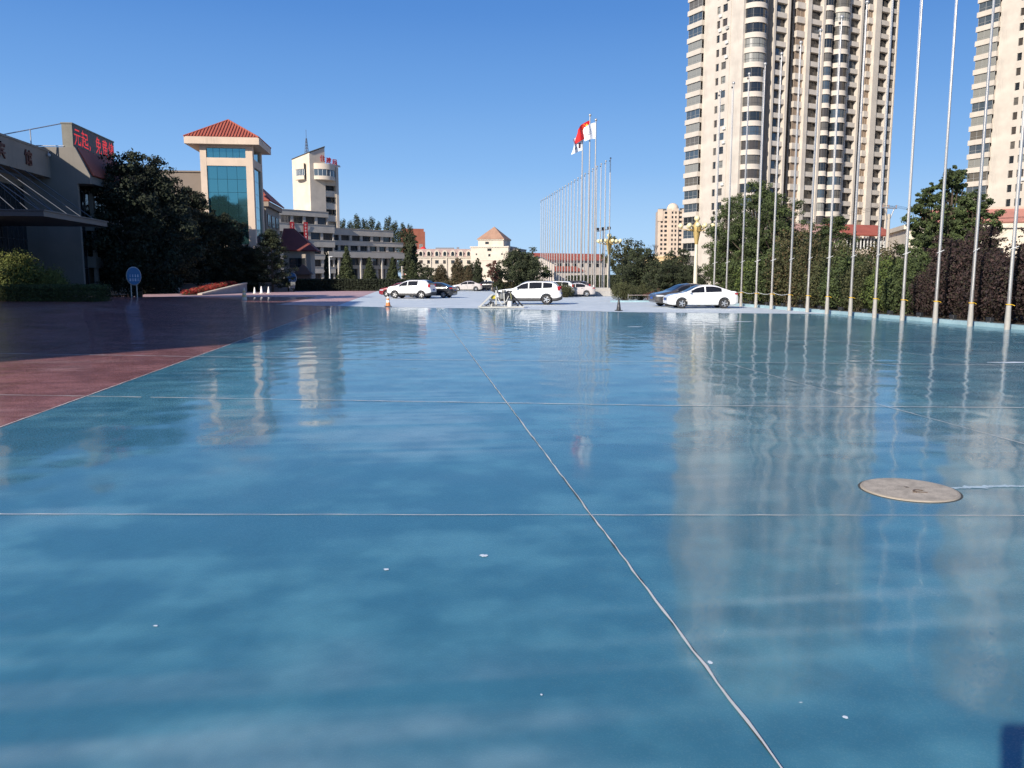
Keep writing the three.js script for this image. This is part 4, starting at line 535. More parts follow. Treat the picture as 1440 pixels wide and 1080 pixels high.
// ---- far beige tower with a dome, yellow hall below it
{
  const T = thing('beige_tower', 'far beige apartment tower with a small dome on its roof', 'tower block', [104.4, 0, -340], R(-12)), beige = plaster(.62, .5, .4), w = [box(0, 12, 0, 30.4, -12, 0), box(4.4, 8.6, 0, 31.2, 0, .7), box(-.2, 2, 26, 31, -1, .3), box(10, 12.2, 26, 31, -1, .3)];
  obj('wall', w, beige, T); obj('dome', [new THREE.SphereGeometry(2.5, 20, 8, 0, 6.283, 0, 1.571).translate(6.3, 31.2, -1.8), cyl(2.6, 2.6, .8, 6.3, 30.5, -1.8, 20)], plaster(.7, .58, .46), T); obj('roof_fence', [box(0, 3.4, 30.4, 31.2, -.3, -.1), box(9, 11.8, 30.4, 31.4, -.3, -.1)], frameDark, T);
  for (let f = 0; f < 12; f++) for (const [x, ww] of [[1.6, .9], [3.3, 1.1], [6.0, .7], [7.4, .7], [9.4, 1.3], [11.1, .7]]) addWindow(T, I4, x, 8.6 + f * 1.9, x > 4.4 && x < 8.6 ? .74 : .04, ww, 1.0, (f * 7 + x * 3) % 3 < 1 ? glassWarm : glassDark, { nx: 1, ny: 1, frame: null });
  const Y = thing('yellow_hall', 'low pale yellow building below the beige tower', 'building', [91.5, 0, -290], R(14)); obj('wall', [box(0, 17, 0, 9.6, -14, 0), box(-.3, 17.3, 9.3, 9.9, -14.3, .3)], plaster(.75, .55, .3), Y); for (let i = 0; i < 6; i++) addWindow(Y, I4, 1.8 + i * 2.7, 7.2, .04, 1.1, 1.2, glassWarm, {});
  const S = thing('shop_block', 'dark shop front with teal board behind the bushy trees', 'building', [55, 0, -165], R(14)); obj('wall', [box(0, 13, 0, 4.6, -8, 0)], plaster(.16, .07, .06), S); obj('sign_board', [box(.5, 7, 3.4, 4.5, 0, .15)], std(lin(.02, .2, .2), .5), S); for (let i = 0; i < 4; i++) addWindow(S, I4, 2 + i * 3, 1.8, .04, 2, 2, glassDark, {});
}
// ---- long low building with red roof bands behind the far flagpoles
{
  const T = thing('red_roofed_hall', 'long low white building with red roof behind the far flagpoles', 'building', [34, 0, -217], R(20)), white = plaster(.7, .62, .55), tile = redTile();
  obj('wall', [box(0, 22, 0, 6.6, -12, 0), box(0, 11, 0, 3.6, 0, 5)], white, T); obj('roof', [slab(V3(-.4, 8.5, -4), V3(22.4, 8.5, -4), V3(22.4, 6.6, .6), V3(-.4, 6.6, .6), .2), slab(V3(-.2, 4.9, .1), V3(11.2, 4.9, .1), V3(11.2, 3.6, 5.4), V3(-.2, 3.6, 5.4), .15)], tile, T); for (let i = 0; i < 9; i++) addWindow(T, I4, 1.4 + i * 2.4, 5.4, .04, 1.4, 1, glassDark, {});
  const G = thing('white_gabled_house', 'small white gabled house left of the far flagpoles', 'house', [28, 0, -200], 0); obj('wall', [prism([[0, 0], [7, 0], [7, 5.2], [3.5, 6.9], [0, 5.2]], 8).translate(0, 0, -8)], white, G); obj('roof', [slab(V3(3.5, 7.05, .3), V3(3.5, 7.05, -8.3), V3(-.4, 5.1, -8.3), V3(-.4, 5.1, .3), -.15), slab(V3(3.5, 7.05, -8.3), V3(3.5, 7.05, .3), V3(7.4, 5.1, .3), V3(7.4, 5.1, -8.3), -.15)], std(lin(.1, .1, .12), .8), G);
}
// ---- low houses right: red roof with a veranda, and the terrace with a red edge
{
  const T = thing('red_roofed_house', 'low white house with bright red roof below the apartment tower', 'house', [57, 0, -113.8], R(14)), white = plaster(.66, .58, .49), tile = redTile(), pinkTile = std(lin(.5, .3, .24), .8, 0, { map: mottleTex });
  obj('wall', [box(0, 17.4, 0, 6.2, -9, 0), box(7.6, 7.9, 6.2, 8.1, -.3, 0), box(0, 7.6, 6.2, 8, -8, -.4), box(7.9, 17.4, 6.2, 8, -8, -2.4)], white, T);
  obj('red_roof', [slab(V3(7.3, 10, -4), V3(17.8, 10, -4), V3(17.8, 8.15, .5), V3(7.3, 8.15, .5), .18)], tile, T); obj('pink_roof', [slab(V3(-1, 9.9, -4), V3(7.3, 9.9, -4), V3(7.3, 8.15, .5), V3(-1, 8.15, .5), .18)], pinkTile, T);
  const g = []; for (let i = 0; i < 14; i++) g.push(box(8.4 + i * .66, 8.55 + i * .66, 6.2, 8.1, -.35, -.2)); obj('veranda_post', g, frameWhite, T); for (let i = 0; i < 4; i++) addWindow(T, I4, 9.2 + i * 2.3, 7.2, -2.3, 1.9, 1.4, glassDark, {});
  const H = thing('terrace_house', 'cream building with a red tiled terrace edge at the right', 'building', [66.5, 0, -103.5], R(-22)); obj('wall', [box(0, 26, 0, 8.4, -12, 0), box(-.4, 26.4, 8.4, 9, -12.4, .4)], plaster(.74, .66, .54), H); const rows = []; const rr = rng(9); obj('terrace_edge', [slab(V3(2, 10.9, -2.2), V3(26.4, 10.9, -2.2), V3(26.4, 9, .45), V3(2, 9, .45), .2)], std(lin(.45, .2, .15), .8, 0, { map: mottleTex }), H); obj('terrace_slab', [box(4, 26, 10.9, 11.3, -9, -2)], plaster(.6, .45, .37), H); for (let i = 0; i < 6; i++) addWindow(H, I4, 3 + i * 4, 5, .04, 1.8, 1.6, glassDark, {});
}
// ---- low pavilion with a dark red roof and a brown pyramid kiosk in front of the office
{
  const T = thing('garden_pavilion', 'low pavilion with dark red roof between the pine and the office', 'pavilion', [-21.5, 0, -140]), tile = std(lin(.2, .05, .04), .8, 0, { map: mottleTex });
  obj('wall', [box(0, 4.4, 0, 6.4, -6, 0)], plaster(.4, .34, .28), T); obj('roof', [slab(V3(-.6, 10.2, -5), V3(1.0, 10.2, -5), V3(5.4, 6.3, .7), V3(-.6, 6.3, .7), .2), slab(V3(1.0, 10.2, -5), V3(1, 10.2, -6), V3(5.4, 6.3, -6.6), V3(5.4, 6.3, .7), .2)], tile, T); addWindow(T, I4, 2.2, 4.4, .04, 2.6, 1.6, glassDark, {});
  const K = thing('brown_kiosk', 'small brown pyramid-roofed kiosk before the office hedge', 'kiosk', [-17, 0, -129.5]); obj('wall', [box(-1.1, 1.1, 0, 2.4, -1.1, 1.1)], plaster(.2, .11, .07), K); obj('roof', new THREE.ConeGeometry(2.1, 1.7, 4).rotateY(Math.PI / 4).translate(0, 3.25, 0), std(lin(.13, .06, .035), .8, 0, { map: mottleTex }), K);
}
// ------------------------------------------------------------------ flagpoles
const steel = std(lin(.52, .48, .44), .3, .7), steelDull = std(lin(.45, .44, .42), .45, .6), splash = std(lin(.42, .4, .37), .65, 0, { map: mottleTex }), yellowTie = std(lin(.75, .45, .03), .6), ropeMat = std(lin(.7, .7, .68), .8), blackPl = std(lin(.018, .018, .02), .55), whitePl = std(lin(.72, .72, .7), .5);
function flagpole(name, label, pos, H, group, near = true) {
  const T = thing(name, label, 'flagpole', pos, 0, group);
  obj('shaft', [cyl(.07, .036, H, 0, 0, 0, 16)], steel, T);
  obj('finial', [new THREE.SphereGeometry(.1, 12, 8).translate(0, H + .07, 0), cyl(.06, .06, .06, 0, H - .03, 0, 12)], steelDull, T);
  obj('pulley', [rbox(.1, .12, .06, .02, -.1, H - .22, 0)], blackPl, T);
  obj('halyard', [rod(V3(-.075, 1.4, .05), V3(-.1, H - .25, .01), .006, .006, 4), rod(V3(-.06, 1.4, .06), V3(-.085, H - .25, .03), .006, .006, 4)], ropeMat, T);
  if (near) {
    const sl = new THREE.LatheGeometry([[.098, 0], [.1, .35], [.088, .62], [.085, .86], [.073, .9]].map((p) => new THREE.Vector2(...p)), 14); obj('base_sleeve', sl, splash, T);
    obj('tie', [new THREE.TorusGeometry(.088, .02, 6, 14).rotateX(Math.PI / 2).translate(0, .9, 0), rod(V3(.08, .9, .06), V3(.16, .86, .1), .012)], yellowTie, T);
    obj('cleat', [rod(V3(-.2, 2.86, .05), V3(.16, 2.98, .06), .014, .014, 5), rod(V3(0, 2.92, 0), V3(0, 2.92, .08), .02, .02, 5)], ropeMat, T);
  } else obj('base_collar', [cyl(.13, .12, .35, 0, 0, 0, 12)], steelDull, T);
  return T;
}
{
  const us = [26.75, 28.75, 30.9, 33.1, 35.3, 37.45, 39.65, 41.8, 44.0, 46.25, 48.5, 50.9, 53.35, 55.7]; let src; us.forEach((u, i) => { const l = `steel flagpole with base sleeve, ${ORD[i]} from the right in the near row`, x = 21.35 + (i % 3 - 1) * .02; if (!src) src = flagpole('flagpole', l, [x, 0, -u], 14.62, 'near row of flagpoles'); else copyOf(src, [x, 0, -u], (i * 37 % 10) * .06, l); });
  let box0; us.slice(0, 13).forEach((u, i) => { const l = `small dark spotlight box on the kerb by the ${ORD[i]} flagpole from the right`, p = [21.93, .15, -(u - .32)]; if (!box0) { box0 = thing('ground_spotlight', l, 'spotlight', p, 0, 'spotlights by the near flagpoles'); obj('housing', [rbox(.2, .17, .24, .03, 0, .12, 0)], blackPl, box0); obj('bracket', [box(-.09, .09, 0, .035, -.05, .05)], steelDull, box0); } else copyOf(box0, p, .1 * (i % 4), l); });
  let far; for (let i = 0; i < 23; i++) { const u = 87.2 + (22 - i) * 2.17, l = `slim steel flagpole, ${ORD[i]} from the left in the far row`; if (!far) far = flagpole('far_flagpole', l, [21.35, 0, -u], 14.6, 'far row of flagpoles', false); else copyOf(far, [21.35, 0, -u], 0, l); }
  // rope strung between near poles
  const T = thing('barrier_rope', 'pale rope strung between the farther near-row flagpoles', 'rope', [21.42, 0, -49.7]); const g = []; for (let i = 8; i < 13; i++) { const a = us[i], b = us[i + 1]; for (let k = 0; k < 6; k++) { const f = (t) => V3(0, .98 - .12 * Math.sin(Math.PI * t), 49.7 - lerp(a, b, t)); g.push(rod(f(k / 6), f((k + 1) / 6), .012, .012, 4)); } } obj('cord', g, ropeMat, T);
}
// plinth with the three flags
{
  const P = thing('flag_plinth', 'stepped pale stone plinth under the three tall flagpoles', 'plinth', [18.2, 0, -83.4], R(8)), st = concrete(.52, .5, .47, .8);
  obj('step', [prism([[-3.4, 0], [3.4, 0], [2.9, .5], [-2.9, .5]], 3.4).translate(0, 0, -1.7)], st, P); obj('upper_step', [prism([[-2.3, .502], [2.3, .502], [2, .85], [-2, .85]], 2.2).translate(0, 0, -1.1)], st, P);
  const pole = (x, H, l) => { const T = thing('tall_flagpole', l, 'flagpole', [18.2 + x, .85, -83.4 + x * .02], 0, 'three tall flagpoles on the plinth'); obj('shaft', [cyl(.1, .06, H, 0, 0, 0, 14)], steel, T); obj('finial', [new THREE.SphereGeometry(.14, 12, 8).translate(0, H + .1, 0)], steelDull, T); obj('collar', [cyl(.17, .15, .3, 0, 0, 0, 14)], steelDull, T); return T; };
  pole(-.75, 15.6, 'left tall flagpole on the plinth with a drooping white flag'); pole(0, 17.4, 'middle and tallest flagpole on the plinth with the red flag'); pole(.62, 16.95, 'right tall flagpole on the plinth with a white flag');
  const flagTex = (draw) => { const cv = document.createElement('canvas'); cv.width = 384; cv.height = 256; const c = cv.getContext('2d'); draw(c); const t = new THREE.CanvasTexture(cv); t.colorSpace = THREE.SRGBColorSpace; return t; };
  const star = (c, x, y, r, turn = 0) => { c.beginPath(); for (let i = 0; i < 10; i++) { const a = -Math.PI / 2 + turn + i * Math.PI / 5, q = i % 2 ? r * .38 : r; c.lineTo(x + Math.cos(a) * q, y + Math.sin(a) * q); } c.fill(); };
  const redF = flagTex((c) => { c.fillStyle = '#c8141c'; c.fillRect(0, 0, 384, 256); c.fillStyle = '#ffd83a'; star(c, 64, 64, 40); star(c, 128, 26, 13, .4); star(c, 154, 52, 13, .2); star(c, 154, 90, 13); star(c, 128, 116, 13, .4); });
  const logo = (c, x, y) => { c.strokeStyle = '#3a2c48'; c.fillStyle = '#7a5c8c'; c.lineWidth = 10; c.beginPath(); c.arc(x, y, 26, .4, 5.2); c.stroke(); c.fillRect(x - 12, y - 10, 26, 20); c.fillStyle = '#4a3c50'; for (let i = 0; i < 5; i++) c.fillRect(x - 60 + i * 26, y + 46, 18, 14); };
  const whiteA = flagTex((c) => { c.fillStyle = '#eef0f2'; c.fillRect(0, 0, 384, 256); logo(c, 190, 110); }), whiteB = flagTex((c) => { c.fillStyle = '#eef0f2'; c.fillRect(0, 0, 384, 256); c.fillStyle = '#4a3540'; c.fillRect(40, 120, 66, 92); c.fillStyle = '#7d6570'; for (let i = 0; i < 5; i++) c.fillRect(150 + i * 40, 160, 28, 30); });
  const flag = (name, label, x, y, W, Hh, droop, spread, tex, ph) => { const nx = 26, ny = 18, g = new THREE.PlaneGeometry(1, 1, nx, ny), p = g.attributes.position; for (let i = 0; i < p.count; i++) { const s = p.getX(i) + .5, t = .5 - p.getY(i), b = Math.pow(s, 1.25); p.setXYZ(i, -spread * W * Math.pow(s, .85) + .12 * Math.sin(t * 4 + s * 6 + ph) * s, -Hh * t * (1 - .1 * s) - droop * b, Math.sin(s * 7.5 + t * 1.7 + ph) * .24 * s + .35 * s); } g.computeVertexNormals(); const T = thing(name, label, 'flag', [x, y, -83.35], 0, 'flags on the plinth'); obj('cloth', g, std(lin(1, 1, 1), .75, 0, { map: tex, side: THREE.DoubleSide }), T); obj('hoist_rope', [rod(V3(.03, .05, .02), V3(.03, -Hh - .3, .02), .015, .015, 4)], ropeMat, T); };
  flag('white_flag', 'drooping white flag on the left plinth pole, its tip furthest left', 17.4, 16.35, 2.4, 1.55, .62, .45, whiteB, .4); flag('red_flag', 'red flag with yellow stars on the middle pole', 18.15, 17.8, 2.7, 1.6, 1.0, .52, redF, 1.7); flag('white_flag', 'white flag with a small emblem on the right plinth pole', 18.76, 17.62, 2.4, 1.6, .55, .52, whiteA, 3.1);
}
// ------------------------------------------------------------------ lamps, signs, utility pole
{
  const gold = std(lin(.5, .36, .14), .5, .3), cream = std(lin(.62, .57, .45), .5), globeM = phys(lin(.72, .64, .38), .3);
  const lamp = (label, pos, H, turn) => { const T = thing('ornamental_lamp', label, 'street lamp', pos, turn, 'golden ornamental lamps'); obj('post', [new THREE.LatheGeometry([[.3, 0], [.3, .5], [.17, .7], [.14, H * .55], [.12, H * .7]].map((p) => new THREE.Vector2(...p)), 14)], cream, T); obj('finial_cup', [new THREE.LatheGeometry([[.12, H * .68], [.16, H * .72], [.3, H * .84], [.42, H * .9], [.3, H * .92], [.12, H * .96], [.05, H * 1.02]].map((p) => new THREE.Vector2(...p)), 14)], gold, T); for (let i = 0; i < 8; i++) { const a = i * Math.PI / 4, r = i % 2 ? 1.25 : .85, y = H * .91; const ar = obj('arm', [rod(V3(Math.cos(a) * .2, H * .84, Math.sin(a) * .2), V3(Math.cos(a) * r, y - .2, Math.sin(a) * r), .035)], gold, T); const gl = obj('globe', [sphere(.2, Math.cos(a) * r, y, Math.sin(a) * r, 14)], globeM, T); } obj('top_globe', [sphere(.23, 0, H * 1.0, 0, 14)], globeM, T); return T; };
  const a = lamp('golden lamp with globes right of the far flagpole row', [21.05, 0, -86], 6.4, .2); copyOf(a, [24.2, 0, -67.6], .5, 'golden lamp with globes in front of the apartment tower edge').scale.setScalar(1.08);
  const F = thing('floodlight_mast', 'mast with three dark floodlights above the golden lamp', 'light mast', [23.2, 0, -98]); obj('mast', [cyl(.11, .07, 7.6, 0, 0, 0, 10)], steelDull, F); obj('crossbar', [rod(V3(-.8, 7.5, 0), V3(.8, 7.8, 0), .05)], steelDull, F); for (const x of [-.75, 0, .7]) obj('floodlight', [rbox(.42, .34, .25, .04, x, 7.85 + x * .1, .1)], blackPl, F);
  const tw = (label, pos, H, s) => { const T = thing('twin_globe_lamp', label, 'lamp post', pos, .4, 'twin globe lamps'); obj('post', [cyl(.06 * s, .04 * s, H, 0, 0, 0, 10), rod(V3(-.42 * s, H * .94, 0), V3(.42 * s, H * .94, 0), .03 * s)], blackPl, T); for (const x of [-.42, .42]) obj('globe', [sphere(.17 * s, x * s, H * .94 + .17 * s, 0, 12)], whitePl, T); }; tw('dark post with two pale lamps in the shade of the hotel tower', [-25, 0, -114.6], 4.8, 1); tw('low white twin lamp right of the silver sedan', [10.1, 0, -112.2], 1.45, .55);
  const L = thing('white_lamp_column', 'plain white lamp column in front of the office', 'lamp post', [-12.8, 0, -128]); obj('column', [cyl(.13, .09, 5.1, 0, 0, 0, 10)], whitePl, L); obj('lamp_head', [rbox(.6, .12, .22, .04, .2, 5.12, 0)], whitePl, L);
  // round blue signs
  const blue = std(lin(.03, .14, .3), .45), marks = std(lin(.6, .68, .75), .5);
  const sign = (label, pos, s, turn) => { const T = thing('round_sign', label, 'sign', pos, turn, 'round blue signs'); const g = cyl(.62, .62, .16, 0, 0, 0, 28).rotateX(Math.PI / 2).scale(1, 1.25, 1).translate(0, 1.95, 0); obj('post', [cyl(.06, .06, 1.3, -.25, 0, -.05, 8), cyl(.06, .06, 1.3, .25, 0, -.05, 8)], steelDull, T); obj('rim', [new THREE.TorusGeometry(.63, .05, 8, 30).scale(1, 1.25, 1).translate(0, 1.95, .07)], steelDull, T); obj('panel', g, blue, T); const m = [], r = rng(4); for (let row = 0; row < 2; row++) for (let i = 0; i < 4; i++) { const w = row ? .19 : .12, x = -.34 + i * .23, y = row ? 1.62 : 1.98; m.push(box(x - w / 2, x + w / 2, y + .05, y + .08, .161, .168), box(x - w / 2, x + w / 2, y - .1, y - .07, .161, .168), box(x - .015 + (r() - .5) * .08, x + .015, y - .12, y + .12, .17, .177)); } obj('lettering', m, marks, T); T.scale.setScalar(s); return T; };
  const s0 = sign('round blue sign on posts at the end of the clipped hedge', [-19.2, .5, -58.8], .76, R(38)); const s1 = copyOf(s0, [-17.3, 0, -119.6], R(5), 'small round blue sign right of the pine'); s1.scale.setScalar(.95);
  // utility pole
  const U = thing('utility_pole', 'concrete utility pole with a V bracket above the red roof', 'utility pole', [54.9, 0, -89], R(12)); obj('pole', [cyl(.24, .17, 9.2, 0, 0, 0, 12)], concrete(.5, .45, .38), U); obj('bracket', [rod(V3(0, 8.3, 0), V3(-.75, 9.9, 0), .06), rod(V3(0, 8.3, 0), V3(.75, 9.9, 0), .06), rod(V3(-1, 9.9, 0), V3(1.1, 9.9, 0), .07)], steelDull, U); for (const x of [-.95, -.1, 1.0]) obj('insulator', [cyl(.05, .07, .3, x, 9.95, 0, 8)], std(lin(.3, .2, .16), .3), U); const wr = []; for (const x of [-.95, -.1, 1.0]) for (let k = 0; k < 8; k++) { const f = (t) => V3(x + lerp(0, 34, t), 10.2 - 1.1 * Math.sin(Math.PI * t) + t * .4, lerp(0, -5, t)); wr.push(rod(f(k / 8), f((k + 1) / 8), .014, .014, 4)); const g = (t) => V3(x - lerp(0, 9, t), 10.2 - 2.6 * t - .3 * Math.sin(Math.PI * t), -lerp(0, 22, t)); wr.push(rod(g(k / 8), g((k + 1) / 8), .014, .014, 4)); } obj('wires', wr, blackPl, U);
}
// ------------------------------------------------------------------ cones, ramps, flower bed, trike, manhole
{
  function cone3(label, pos, H, body, band, base, group) { const T = thing('traffic_cone', label, 'traffic cone', pos, .3, group); obj('base', [rbox(H * .5, H * .06, H * .5, .015, 0, H * .035, 0)], base, T); obj('body', [new THREE.LatheGeometry([[.2, .06], [.19, .1], [.06, .97], [.045, 1], [.001, 1]].map(([a, b]) => new THREE.Vector2(a * H, b * H)), 16)], body, T); for (const [y0, y1] of [[.34, .52], [.66, .8]]) { const q = (y) => (.19 - .13 * (y - .1) / .87 + .006) * H; obj('band', [new THREE.LatheGeometry([[q(y0), y0 * H], [q(y1), y1 * H]].map((p) => new THREE.Vector2(...p)), 16)], band, T); } return T; }
  const orange = std(lin(.6, .2, .06), .55), wh = std(lin(.74, .72, .66), .5), yel = std(lin(.7, .55, .25), .5), cream = std(lin(.72, .66, .52), .55);
  cone3('orange traffic cone with dark tip on the floor edge near the small white SUV', [-1.65, 0, -53.2], .82, orange, wh, blackPl); { const d = scene.children.at(-1); obj('cap', [cyl(.076, .045, .24, 0, .62, 0, 12)], blackPl, d); }
  cone3('black traffic cone standing alone on the pale apron', [11.6, 0, -44.9], .68, blackPl, std(lin(.05, .05, .055), .4), blackPl);
  cone3('pale yellow banded cone at the far edge of the red floor', [-13.2, 0, -65.6], 1.1, cream, yel, cream);
  const G = 'white cones on the pink paving', w = cone3('white cone beside the post of the round blue sign', [-33.2, 0, -104.5], 1.25, wh, std(lin(.8, .78, .74), .4), cream, G); for (const [x, u, s, l] of [[-29.6, 107, .95, 'pale cone left of the red flower bed'], [-18.9, 100, .62, 'leftmost of three small white cones behind the banded cone'], [-18.1, 100, .72, 'middle and tallest of three small white cones'], [-17.3, 100.2, .68, 'rightmost of three small white cones']]) { const c = copyOf(w, [x, 0, -u], .5, l); c.scale.setScalar(s); }
  // flower bed on a rising ramp wall
  const wallM = concrete(.34, .33, .34), coping = concrete(.62, .52, .42);
  const ramp = thing('flower_ramp', 'sloping ramp wall with red flower bed on the pink paving', 'planter', [-23.3, 0, -92.2], Math.atan2(-1.6, 15.6)); // local -z runs up the slope
  const pr = (pts, w, x) => { const g = prism(pts.map(([u, y]) => [u, y]), w); g.rotateY(Math.PI / 2); return g.translate(x, 0, 0); };
  obj('cheek_wall', pr([[0, 0], [15.8, 0], [15.8, 1.12], [0, .04]], .35, 0), wallM, ramp); obj('coping', pr([[-.4, .04], [0, .042], [15.9, 1.122], [15.9, 1.28], [0, .2], [-.4, .16]], .5, -.08), coping, ramp);
  obj('bed_soil', pr([[0, 0], [15.8, 0], [15.8, 1.05], [0, .0]], 2.2, -2.25), std(lin(.06, .04, .03), .95), ramp);
  { const cl = [], r = rng(8); for (let i = 0; i < 42; i++) { const u = .6 + i / 42 * 14.4; cl.push({ c: [-1.3 + (r() - .5) * 1.3, .25 + u * .068, -u], r: [.5, .32, .5], w: 1, v: (r() - .5) * .3 }); } obj('flowers', leaves(8181, cl, 9000, .13, palette.flower, { up: .6, long: 1.2 }), leafMat, ramp).userData.kind = 'stuff'; }
  const w2 = thing('ramp_wall', 'grey ramp wall sloping down right beside the red flower bed', 'wall', [-21, 0, -114.6], 0); obj('panel', prism([[0, 0], [4.4, 0], [4.4, .12], [2.6, 1.15], [0, 1.15]], .4), wallM, w2); obj('coping', prism([[-.05, 1.152], [2.62, 1.152], [4.42, .122], [4.5, .2], [2.68, 1.27], [-.05, 1.27]], .5).translate(0, 0, -.05), coping, w2);
  const w3 = thing('long_ramp_wall', 'long shaded ramp wall with a pale coping behind the round blue sign', 'wall', [-36.5, 0, -109.6], 0); obj('panel', prism([[0, 0], [12, 0], [12, 1.05], [5.8, 1.1], [.4, 2.55], [0, 2.55]], .4), wallM, w3); obj('coping', prism([[-.05, 2.552], [.45, 2.552], [5.85, 1.102], [12, 1.052], [12, 1.2], [5.9, 1.25], [.5, 2.7], [-.05, 2.7]], .5).translate(0, 0, -.05), coping, w3);
  // electric tricycle
  const K = thing('cargo_tricycle', 'small dark tricycle parked at the end of the grey ramp wall', 'tricycle', [-16.3, 0, -112.5], R(-70)); const tyre = std(lin(.02, .02, .02), .8); for (const [x, z] of [[.75, 0], [-.6, .38], [-.6, -.38]]) obj('wheel', [new THREE.TorusGeometry(.24, .05, 8, 18).translate(x, .29, z), cyl(.05, .05, .08, 0, 0, 0, 8).rotateX(Math.PI / 2).translate(x, .29, z)], tyre, K); obj('frame', [rod(V3(.75, .29, 0), V3(.5, 1.0, 0), .03), rod(V3(.6, .5, 0), V3(-.6, .4, 0), .04), rod(V3(.5, 1, -.28), V3(.5, 1, .28), .02)], blackPl, K); obj('cargo_box', [rbox(.9, .4, .8, .04, -.6, .66, 0)], std(lin(.3, .3, .32), .5), K); obj('seat', [rbox(.4, .1, .3, .04, .02, .82, 0)], blackPl, K); obj('windshield', [rbox(.03, .5, .6, .01, .62, 1.1, 0).rotateZ(0)], glassPale, K);
  // manhole cover
  const coverTex = (() => { const a = fbm(611, 9, 5, .6), b = fbm(631, 120, 2, .6); return texture(256, (x, y, o) => { const v = .66 + .4 * (a(x, y) - .1) * .7 + .22 * (b(x, y) - .5); o[0] = v; o[1] = v * .985; o[2] = v * .96; }, true, .5); })();
  const M = thing('manhole_cover', 'round beige concrete manhole cover on the blue floor', 'manhole cover', [4.3, 0, -6.41]); obj('cover', [new THREE.LatheGeometry([[.001, .017], [.37, .016], [.393, .012], [.4, .003], [.4, -.02]].map((p) => new THREE.Vector2(...p)), 48)], std(lin(.66, .59, .49), .9, 0, { map: coverTex, bumpMap: coverTex, bumpScale: .004 }), M); obj('numeral_mark', [new THREE.TorusGeometry(.04, .008, 6, 14, 4.4).rotateX(-Math.PI / 2).translate(.02, .017, .1), rod(V3(.0, .017, .13), V3(.07, .017, .15), .006), rod(V3(-.05, .017, .12), V3(-.02, .017, .14), .006)], std(lin(.1, .07, .05), .8), M); obj('lifting_slot', [box(-.015, .015, .012, .02, -.06, -.02)], std(lin(.12, .1, .08), .8), M); obj('rim', [new THREE.TorusGeometry(.408, .009, 6, 48).rotateX(Math.PI / 2).scale(1, .5, 1)], std(lin(.05, .055, .05), .9), M);
  // red and white tape along the low shrubs
  const B = thing('barrier_tape', 'pale barrier tape stretched in front of the low reddish shrubs', 'tape', [19.8, 0, -61.4]); obj('ribbon', [box(-3.2, 3.4, .52, .54, -.003, .003)], std(lin(.6, .5, .48), .6), B); for (const x of [-3.2, 3.4]) obj('stake', [cyl(.015, .015, .62, x, 0, 0, 6)], steelDull, B);
}
